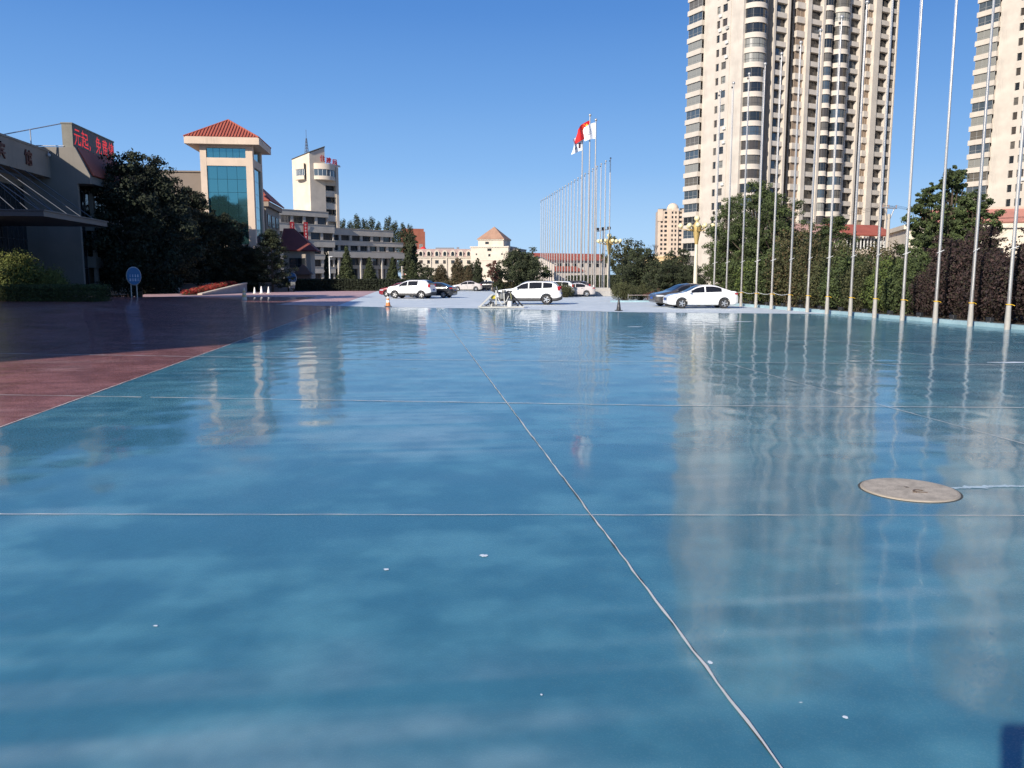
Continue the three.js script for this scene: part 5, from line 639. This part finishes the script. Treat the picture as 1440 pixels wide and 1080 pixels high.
// ------------------------------------------------------------------ power trowel on the floor edge
{
  const T = thing('power_trowel', 'cluttered floor trowel machine with engine and slanted guards on the floor edge', 'machine', [5.45, 0, -50], R(6)), pale = std(lin(.6, .6, .56), .55, 0, { map: mottleTex }), dark = std(lin(.03, .03, .032), .5), grey = std(lin(.3, .3, .29), .45, .5), yel = std(lin(.7, .55, .06), .5), oliveP = std(lin(.25, .25, .12), .6);
  const bar = (a, b, w, h) => { const A = V3(...a), B = V3(...b), L = A.distanceTo(B), g = new RoundedBoxGeometry(L, h, w, 1, .01); const q = new THREE.Quaternion().setFromUnitVectors(V3(1, 0, 0), B.clone().sub(A).normalize()); g.applyQuaternion(q); const m = A.add(B).multiplyScalar(.5); return g.translate(m.x, m.y, m.z); };
  obj('base_rail', [bar([-1.45, .07, .5], [1.3, .07, .5], .09, .1)], pale, T); obj('base_rail', [bar([-1.4, .07, -.5], [1.25, .07, -.5], .09, .1)], pale, T);
  obj('side_plank', [bar([-1.5, .06, .3], [-.62, .86, .2], .34, .05)], pale, T); obj('side_plank', [bar([-1.38, .05, -.25], [-.6, .8, -.3], .3, .05)], pale, T);
  obj('guard_bar', [bar([1.3, .05, .45], [.45, .98, .25], .07, .08)], dark, T); obj('guard_bar', [bar([1.2, .05, -.45], [.45, .98, -.3], .07, .08)], dark, T); obj('guard_bar', [bar([-1.2, .06, .48], [-.75, .46, .44], .06, .06)], dark, T);
  for (const x of [-.62, .58]) { obj('guard_ring', [new THREE.TorusGeometry(.5, .025, 6, 26).rotateX(Math.PI / 2).translate(x, .2, 0)], grey, T); obj('gearbox', [cyl(.16, .12, .3, x, .1, 0, 12)], grey, T); for (let k = 0; k < 4; k++) obj('blade', [box(.06, .46, .015, .03, -.09, .09).rotateX(.12).rotateY(k * Math.PI / 2 + x).translate(x, .03, 0)], grey, T); }
  obj('deck', [rbox(1.5, .06, .7, .02, 0, .5, 0)], dark, T); obj('engine', [rbox(.5, .4, .46, .05, .12, .74, 0), cyl(.13, .13, .3, .12, .82, .1, 12)], grey, T); obj('cooling_fan', [new THREE.TorusGeometry(.17, .035, 8, 20).translate(.3, .74, .27), cyl(.13, .13, .05, 0, 0, 0, 14).rotateX(Math.PI / 2).translate(.3, .74, .26)], dark, T);
  obj('fuel_tank', [rbox(.28, .24, .3, .06, -.55, .68, .12)], yel, T); obj('water_can', [cyl(.15, .15, .34, .42, .1, .42, 14)], std(lin(.7, .7, .68), .4), T); obj('hose', [new THREE.TubeGeometry(new THREE.CatmullRomCurve3([V3(-.3, .6, .3), V3(-.1, .3, .5), V3(.15, .42, .52), V3(.35, .75, .4)]), 20, .03, 6)], pale, T); obj('exhaust', [rod(V3(.3, .9, -.1), V3(.42, 1.05, -.15), .05), rod(V3(.42, 1.05, -.15), V3(.7, 1.0, -.15), .045)], dark, T);
  obj('seat', [rbox(.36, .08, .4, .03, -.28, .98, 0), rbox(.07, .3, .38, .03, -.46, 1.12, 0)], dark, T); obj('control_lever', [rod(V3(-.1, .5, .2), V3(-.38, 1.34, .2), .022)], grey, T); obj('control_lever', [rod(V3(-.1, .5, -.2), V3(-.3, 1.3, -.2), .022)], grey, T); obj('handlebar', [rod(V3(-.4, .98, .3), V3(.62, 1.02, .3), .025)], dark, T); obj('post', [bar([-.44, .1, .36], [-.42, 1.1, .32], .09, .09)], pale, T); obj('frame_upright', [bar([.1, .08, .4], [.06, .95, .36], .06, .06)], pale, T); obj('frame_upright', [bar([.62, .08, .3], [.5, .95, .28], .05, .05)], oliveP, T);
}
// ------------------------------------------------------------------ cars: lofted bodies with wheel wells cut out, +x is the front
const csg = new Evaluator(); csg.attributes = ['position', 'normal']; csg.useGroups = false;
function spline(pts) { return (x) => { let k = 0; while (k < pts.length - 2 && x < pts[k + 1][0]) k++; const p0 = pts[Math.max(0, k - 1)], p1 = pts[k], p2 = pts[k + 1], p3 = pts[Math.min(pts.length - 1, k + 2)], d = p1[0] - p2[0], t = clamp((p1[0] - x) / d, 0, 1), m1 = (p2[1] - p0[1]) / (p0[0] - p2[0] || 1) * d * .75, m2 = (p3[1] - p1[1]) / (p1[0] - p3[0] || 1) * d * .75, t2 = t * t, t3 = t2 * t; return (2 * t3 - 3 * t2 + 1) * p1[1] + (t3 - 2 * t2 + t) * m1 + (3 * t2 - 2 * t3) * p2[1] + (t3 - t2) * m2; }; }
const CARS = {
  sedan: { L: 4.38, W: 1.74, yb: .2, wr: .31, axF: 1.33, axR: -1.29, belt: [[2.19, .6], [1.9, .74], [1.2, .88], [0, .93], [-1.2, .97], [-2.0, .98], [-2.19, .7]], top: [[2.19, .62], [2.1, .76], [1.75, .87], [1.2, .97], [.95, 1.06], [.3, 1.37], [-.25, 1.45], [-.8, 1.41], [-1.45, 1.17], [-1.75, 1.06], [-2.08, 1.02], [-2.19, .75]], wsF: 1.05, wsR: .22, rwF: -.85, rwR: -1.6, gl: [[.86, -.06], [-.14, -1.12]], lower: false },
  suv: { L: 4.58, W: 1.84, yb: .25, wr: .36, axF: 1.38, axR: -1.28, belt: [[2.29, .75], [2.0, .92], [1.2, 1.02], [0, 1.06], [-1.4, 1.12], [-2.1, 1.14], [-2.29, .8]], top: [[2.29, .78], [2.2, .96], [1.85, 1.05], [1.15, 1.13], [.9, 1.24], [.35, 1.55], [-.2, 1.66], [-1.1, 1.65], [-1.7, 1.57], [-1.95, 1.42], [-2.16, 1.16], [-2.25, 1.0], [-2.29, .8]], wsF: 1.0, wsR: .28, rwF: -1.72, rwR: -2.12, gl: [[.84, .02], [-.06, -.95], [-1.03, -1.68]], lower: true },
  mini: { L: 4.25, W: 1.77, yb: .26, wr: .34, axF: 1.3, axR: -1.25, belt: [[2.12, .78], [1.85, .95], [1.1, 1.04], [0, 1.08], [-1.3, 1.13], [-1.9, 1.14], [-2.12, .8]], top: [[2.12, .8], [2.04, .98], [1.7, 1.08], [1.15, 1.16], [.95, 1.25], [.42, 1.54], [-.1, 1.65], [-1.0, 1.65], [-1.6, 1.6], [-1.85, 1.4], [-2.02, 1.15], [-2.08, 1.0], [-2.12, .8]], wsF: 1.02, wsR: .36, rwF: -1.62, rwR: -1.98, gl: [[.9, .1], [.02, -.9]], lower: true },
};
const carGlass = phys(lin(.012, .013, .015), .05, { ior: 1.5 }), rubber = std(lin(.02, .02, .021), .8), alloy = std(lin(.6, .6, .6), .3, .8), cladding = std(lin(.05, .05, .052), .65), seamM = std(lin(.05, .05, .05), .6), headM = phys(lin(.55, .57, .6), .1, { clearcoat: 1 }), tailM = phys(lin(.35, .01, .015), .15, { clearcoat: 1 }), plateM = std(lin(.03, .08, .3), .5);
const carShapes = {};
function carShape(kind) {
  if (carShapes[kind]) return carShapes[kind];
  const c = CARS[kind], top = spline(c.top), belt0 = spline(c.belt), hw = c.W / 2;
  const belt = (x) => Math.min(belt0(x), top(x) - .02), half = (x) => { const e = Math.abs(x) / (c.L / 2); return hw * (1 - .045 * Math.pow(e, 2)) * (1 - .2 * Math.pow(Math.max(0, (e - .82) / .18), 2.2)); };
  const tw = (x) => { const g = clamp((top(x) - belt(x)) / .5, 0, 1); return half(x) * lerp(.96, .74, g); }, yb = (x) => c.yb + .1 * Math.pow(Math.max(0, (Math.abs(x) / (c.L / 2) - .8) / .2), 2);
  const side = (x, y) => { const b = belt(x), t = top(x), ys = b + .86 * (t - b), q = clamp((y - b) / (ys - b), 0, 1); return lerp(half(x) * .985, tw(x), q); };
  const sec = (x) => { const w = half(x), b = belt(x), t = top(x), y0 = yb(x), ys = b + .86 * (t - b), p = [[0, y0], [w * .86, y0], [w * .96, y0 + .06], [w * .99, lerp(y0, b, .3)], [w * 1.0, lerp(y0, b, .55)], [w * .992, lerp(y0, b, .8)], [w * .985, b]]; for (const q of [.3, .65, 1]) p.push([side(x, lerp(b, ys, q)), lerp(b, ys, q)]); for (const k of [.93, .8, .5, 0]) p.push([tw(x) * k, t - (t - ys) * Math.pow(k, 5)]); return p; };
  const NX = 56, loft = (secf, x0, x1) => { const P = [], I = []; let m = 0; for (let i = 0; i <= NX; i++) { const t = i / NX, x = lerp(x0, x1, t), s = secf(x), full = [...s, ...s.slice(1, -1).reverse().map(([z, y]) => [-z, y])]; m = full.length; for (const [z, y] of full) P.push(x, y, z); } for (let i = 0; i < NX; i++) for (let j = 0; j < m; j++) { const a = i * m + j, b = i * m + (j + 1) % m, d = a + m, e = b + m; I.push(a, b, d, b, e, d); } for (const i of [0, NX]) { const s0 = i * m, ci = P.length / 3; let cx = 0, cy = 0, cz = 0; for (let j = 0; j < m; j++) { cx += P[(s0 + j) * 3]; cy += P[(s0 + j) * 3 + 1]; cz += P[(s0 + j) * 3 + 2]; } P.push(cx / m + (i ? -.02 : .02), cy / m, cz / m); for (let j = 0; j < m; j++) i ? I.push(s0 + j, s0 + (j + 1) % m, ci) : I.push(s0 + (j + 1) % m, s0 + j, ci); } const g = new THREE.BufferGeometry(); g.setAttribute('position', new THREE.Float32BufferAttribute(P, 3)); g.setIndex(I); g.computeVertexNormals(); return g; };
  const cut = (g, r) => { let a = new Brush(g); a.updateMatrixWorld(); for (const ax of [c.axF, c.axR]) for (const s of [-1, 1]) { const q = new THREE.CylinderGeometry(r, r, .6, 28).rotateX(Math.PI / 2).translate(ax, c.wr + .01, s * (hw - .02)); q.deleteAttribute('uv'); const b = new Brush(q); b.updateMatrixWorld(); a = csg.evaluate(a, b, SUBTRACTION); } return a.geometry; };
  const body = toCreasedNormals(clean(cut(loft(sec, c.L / 2, -c.L / 2), c.wr + .065)), .6);
  const low = c.lower ? toCreasedNormals(clean(cut(loft((x) => { const w = half(x) + .012, y0 = yb(x) - .012; return [[0, y0], [w * .87, y0], [w * .985, y0 + .07], [w * 1.0, y0 + .2], [w * .97, y0 + .225], [0, y0 + .23]]; }, c.L / 2 + .012, -c.L / 2 - .012), c.wr + .05)), .6) : null;
  const patch = (f, nu, nv) => { const P = [], I = []; for (let i = 0; i <= nu; i++) for (let j = 0; j <= nv; j++) P.push(...f(i / nu, j / nv)); for (let i = 0; i < nu; i++) for (let j = 0; j < nv; j++) { const a = i * (nv + 1) + j; I.push(a, a + 1, a + nv + 1, a + 1, a + nv + 2, a + nv + 1); } const g = new THREE.BufferGeometry(); g.setAttribute('position', new THREE.Float32BufferAttribute(P, 3)); g.setIndex(I); g.computeVertexNormals(); return g; };
  const sideGlass = c.gl.map(([xa, xb], gi) => [-1, 1].map((s) => patch((u, v) => { let x = lerp(xa, xb, u); const b = belt(x) + .045, t = Math.max(b + .004, belt(x) + (top(x) - belt(x)) * .86 - .035); const y = lerp(b, t, v); return [x, y, s * (side(x, y) + .007)]; }, 16, 6)));
  const crown = (x, k, o) => { const t = top(x), b = belt(x), ys = b + .86 * (t - b); return [x, t - (t - ys) * Math.pow(Math.abs(k), 5) + o, k * tw(x)]; };
  const ws = patch((u, v) => { const x = lerp(c.wsF, c.wsR, u); const p = crown(x, lerp(-.84, .84, v), .012); p[0] += .006; return p; }, 12, 16), rw = patch((u, v) => { const x = lerp(c.rwF, c.rwR, u); const p = crown(x, lerp(-.82, .82, v), .012); p[0] -= .006; return p; }, 12, 16);
  const seams = []; const doors = kind === 'sedan' ? [1.02, -.1, -1.0] : kind === 'suv' ? [1.0, -.02, -.98] : [1.02, .06, -.86]; for (const s of [-1, 1]) for (const x of doors) seams.push(patch((u, v) => { const y = lerp(c.yb + .12, belt(x) + .02, v), b = belt(x), w = half(x), q = (y - c.yb) / (b - c.yb), z = w * (q < .3 ? lerp(.965, .99, q / .3) : q < .55 ? lerp(.99, 1, (q - .3) / .25) : lerp(1, .985, (q - .55) / .45)); return [x + (u - .5) * .016, y, s * (z + .006)]; }, 1, 10));
  const handle = doors.slice(1).flatMap((x) => [-1, 1].map((s) => rbox(.2, .035, .03, .012, x + .2, belt(x) - .1, s * (half(x) * .99 + .012))));
  const tyre = new THREE.LatheGeometry([[c.wr * .66, -.1], [c.wr * .9, -.11], [c.wr, -.08], [c.wr, .08], [c.wr * .9, .11], [c.wr * .66, .1]].map((p) => new THREE.Vector2(...p)), 28).rotateX(Math.PI / 2), rim = []; rim.push(new THREE.LatheGeometry([[c.wr * .68, -.09], [c.wr * .66, .085], [c.wr * .6, .09], [c.wr * .58, .03]].map((p) => new THREE.Vector2(...p)), 28).rotateX(Math.PI / 2), cyl(.06, .06, .1, 0, -.02, 0, 12).rotateX(Math.PI / 2)); for (let k = 0; k < 5; k++) rim.push(box(.03, c.wr * .63, -.035, .035, .03, .075).rotateZ(k * Math.PI * 2 / 5)); const disc = cyl(c.wr * .6, c.wr * .6, .02, 0, 0, 0, 20).rotateX(Math.PI / 2).translate(0, 0, -.03);
  return carShapes[kind] = { c, top, belt, half, body, low, sideGlass, ws, rw, seams: merge(seams), handle: merge(handle), tyre, rim: merge(rim), disc };
}
const paints = { white: phys(lin(.8, .8, .79), .25, { clearcoat: 1, clearcoatRoughness: .05 }), black: phys(lin(.012, .013, .017), .25, { clearcoat: 1, clearcoatRoughness: .04 }), grey: phys(lin(.05, .046, .045), .3, { clearcoat: 1, clearcoatRoughness: .05 }), red: phys(lin(.2, .012, .02), .3, { clearcoat: 1, clearcoatRoughness: .05 }), silver: phys(lin(.55, .5, .47), .3, { clearcoat: 1, clearcoatRoughness: .05, metalness: .2 }) };
function car(name, kind, paint, label, pos, heading, scale = 1) { // heading: degrees, 0 = front to +x
  const s = carShape(kind), c = s.c, T = thing(name, label, 'car', pos, R(heading), 'parked cars'); T.scale.setScalar(scale);
  const b = obj('body', s.body, paints[paint], T); obj('door_seam', s.seams, seamM, b); obj('door_handle', s.handle, paint === 'white' ? paints.white : seamM, b);
  if (s.low) obj('lower_cladding', s.low, cladding, T);
  s.sideGlass.forEach((q) => q.forEach((g) => obj('side_window', g, carGlass, T))); obj('windshield', s.ws, carGlass, T); obj('rear_window', s.rw, carGlass, T);
  for (const ax of [c.axF, c.axR]) for (const z of [-1, 1]) { const w = obj('wheel', s.tyre, rubber, T); w.position.set(ax, c.wr, z * (c.W / 2 - .12)); if (z < 0) w.rotation.y = Math.PI; obj('rim', s.rim, alloy, w); obj('wheel_disc', s.disc, seamM, w); }
  const hx = c.L / 2, hb = s.belt(hx - .25), rb = s.belt(-hx + .25);
  for (const z of [-1, 1]) {
    const h = new THREE.SphereGeometry(1, 14, 10).scale(.3, .075, .13).rotateY(z * .45); obj('headlight', h.translate(hx - .3, hb - .06, z * (s.half(hx - .3) - .1)), headM, T);
    const suvT = kind !== 'sedan'; const t = rbox(suvT ? .22 : .3, suvT ? .3 : .13, .16, .05).rotateY(z * -.35); obj('taillight', t.translate(-hx + (suvT ? .16 : .18), rb - (suvT ? .02 : .1), z * (s.half(-hx + .2) - .09)), tailM, T);
    const mx = c.wsF - .2; obj('mirror', [new THREE.SphereGeometry(1, 12, 8).scale(.08, .075, .13).translate(mx, s.belt(mx) + .09, z * (s.half(mx) + .09)), rod(V3(mx, s.belt(mx) + .03, z * (s.half(mx) - .02)), V3(mx, s.belt(mx) + .07, z * (s.half(mx) + .06)), .025)], paints[paint], T);
    if (kind !== 'sedan') obj('roof_rail', [rod(V3(.1, s.top(.1) + .02, z * .58), V3(-1.3, s.top(-1.3) + .02, z * .58), .022)], cladding, T);
  }
  obj('grille', [rbox(.08, .16, c.W * .5, .02, hx - .025, hb - .16, 0)], seamM, T); obj('bumper_inlet', [rbox(.07, .12, c.W * .62, .02, hx - .04, c.yb + .2, 0)], seamM, T); for (const x of [hx + .012, -hx - .012]) obj('number_plate', [box(x - .012, x + .012, c.yb + .28 + (x < 0 ? .18 : 0), c.yb + .41 + (x < 0 ? .18 : 0), -.22, .22)], plateM, T);
  return T;
}
car('white_sedan', 'sedan', 'white', 'white sedan at the edge of the blue floor near the flagpoles', [17.75, 0, -48.6], 172 - 6.95 + 9, 1);
car('dark_sedan', 'sedan', 'grey', 'dark grey sedan half hidden behind the white sedan', [17.9, 0, -52], 172 + 11, 1.04);
car('white_suv', 'suv', 'white', 'large white SUV behind the trowel machine', [8.2, 0, -57], 166, 1);
car('compact_suv', 'mini', 'white', 'small white SUV on the far left of the pale apron', [-.15, 0, -75], 178 - 7 - 14, 1.02);
car('red_car', 'sedan', 'red', 'dark red car peeping out in front of the small white SUV', [-1.1, 0, -81], 160, 1);
car('black_sedan', 'sedan', 'black', 'black sedan with its rear showing behind the small white SUV', [1.9, 0, -77.6], 158, 1);
car('silver_sedan', 'sedan', 'silver', 'distant silver sedan in front of the rust hedge', [7.7, 0, -116.5], 172, 1);
car('black_car', 'sedan', 'black', 'distant black car just right of the silver sedan', [10.5, 0, -119], 160, 1);
car('white_hatchback', 'suv', 'white', 'white car behind the large white SUV, only its roof and rear seen', [14.0, 0, -80.5], 165, .95);
car('dark_hatchback', 'suv', 'grey', 'dark car with curved roof behind the round clipped shrub', [16.4, 0, -84], 170, .95);
car('pale_sedan', 'sedan', 'silver', 'pale sedan behind the round clipped shrub left of the plinth', [16.2, 0, -80.6], 168, .95);
// ------------------------------------------------------------------ the photographer, behind the camera: only the shadow falls into view
{
  const P = thing('person', 'person in dark jacket holding up a phone behind the camera, seen by shadow', 'person', [0, 0, 0]);
  const field = (bones, lo, hi, cell, k) => { const n = Math.ceil(Math.max(hi[0] - lo[0], hi[1] - lo[1], hi[2] - lo[2]) / cell), half = n * cell / 2, c = [(lo[0] + hi[0]) / 2, (lo[1] + hi[1]) / 2, (lo[2] + hi[2]) / 2], mc = new MarchingCubes(n, std(lin(1, 1, 1)), false, false, 400000), p = V3(); mc.isolation = 0; mc.reset();
    for (let z = 0; z < n; z++) for (let y = 0; y < n; y++) for (let x = 0; x < n; x++) { p.set(c[0] + (x - n / 2) / (n / 2) * half, c[1] + (y - n / 2) / (n / 2) * half, c[2] + (z - n / 2) / (n / 2) * half); let d = 9; for (const [a, b, ra, rb, sz] of bones) { const vx = b[0] - a[0], vy = b[1] - a[1], vz = (b[2] - a[2]), wx = p.x - a[0], wy = p.y - a[1], wz = p.z - a[2], L = vx * vx + vy * vy + vz * vz, t = L ? clamp((wx * vx + wy * vy + wz * vz) / L, 0, 1) : 0, e = Math.hypot(wx - vx * t, wy - vy * t, (wz - vz * t) * (sz || 1)) - lerp(ra, rb, t); const h = clamp(.5 + .5 * (e - d) / k, 0, 1); d = lerp(e, d, h) - k * h * (1 - h); } mc.field[x + y * n + z * n * n] = -d; }
    mc.update(); const g = new THREE.BufferGeometry(), cnt = mc.count; g.setAttribute('position', new THREE.BufferAttribute(mc.positionArray.slice(0, cnt * 3), 3)); g.setAttribute('normal', new THREE.BufferAttribute(mc.normalArray.slice(0, cnt * 3), 3)); g.scale(half, half, half); g.translate(...c); g.computeVertexNormals(); return g; };
  // body frame: faces -z, feet at the origin of the group; the group stands behind the camera
  const body = field([[[0, .98, 0], [0, 1.3, 0], .15, .165, 1.35], [[-.14, 1.42, 0], [.14, 1.42, 0], .085, .085], [[0, 1.4, 0], [0, 1.52, -.02], .06, .055], [[-.09, .95, 0], [-.1, .5, -.01], .095, .065], [[-.1, .5, -.01], [-.11, .09, .02], .06, .042], [[.09, .95, 0], [.1, .5, -.01], .095, .065], [[.1, .5, -.01], [.11, .09, .02], .06, .042], [[-.11, .05, .03], [-.13, .035, -.16], .045, .035], [[.11, .05, .03], [.13, .035, -.16], .045, .035],
    [[-.2, 1.41, 0], [-.1, 1.42, -.22], .058, .052], [[-.1, 1.42, -.22], [-.06, 1.73, -.33], .05, .04], [[.2, 1.41, 0], [.1, 1.42, -.22], .058, .052], [[.1, 1.42, -.22], [.06, 1.73, -.33], .05, .04]], [-.45, -.02, -.45], [.45, 1.8, .25], .02, .03);
  obj('body', body, std(lin(.03, .032, .04), .8), P);
  const head = field([[[0, 1.66, 0], [0, 1.7, .01], .088, .095], [[0, 1.58, -.04], [0, 1.6, -.03], .055, .06], [[0, 1.63, -.095], [0, 1.66, -.09], .016, .01], [[-.09, 1.64, 0], [-.09, 1.67, 0], .02, .02, 1.5], [[.09, 1.64, 0], [.09, 1.67, 0], .02, .02, 1.5], [[0, 1.5, -.01], [0, 1.6, 0], .052, .055]], [-.14, 1.46, -.14], [.14, 1.82, .14], .007, .012);
  obj('head', head, std(lin(.5, .32, .23), .6), P);
  obj('hair', [new THREE.SphereGeometry(.104, 20, 12, 0, 6.283, 0, 1.75).scale(.95, 1, 1.08).translate(0, 1.7, .018)], std(lin(.015, .012, .01), .6), P);
  for (const s of [-1, 1]) { const f = [[[s * .06, 1.73, -.33], [s * .06, 1.82, -.35], .04, .044]]; for (let k = 0; k < 4; k++) { const y = 1.875 - k * .019; f.push([[s * .085, y - .02, -.34], [s * .075, y, -.368], .009, .0085], [[s * .075, y, -.368], [s * .05, y + .002, -.372], .0085, .0075]); } f.push([[s * .085, 1.8, -.335], [s * .06, 1.83, -.32], .011, .009]); obj('hand', field(f, [Math.min(s * .14, s * .03), 1.68, -.42], [Math.max(s * .14, s * .03), 1.91, -.29], .005, .007), std(lin(.5, .32, .23), .6), P); }
  P.position.set(-.11, 0, .37); P.rotation.y = R(-6.95);
  const ph = thing('phone', 'dark phone held up by the person behind the camera', 'phone', [-.11, 1.86, .025], R(-6.95)); obj('case', [rbox(.155, .075, .008, .003)], blackPl, ph); obj('screen', [box(-.072, .072, -.034, .034, .0045, .006)], std(lin(.02, .02, .025), .1), ph);
}
scene.traverse((o) => { if (o.isMesh) { o.castShadow = true; o.receiveShadow = true; } });
renderer.render(scene, camera);
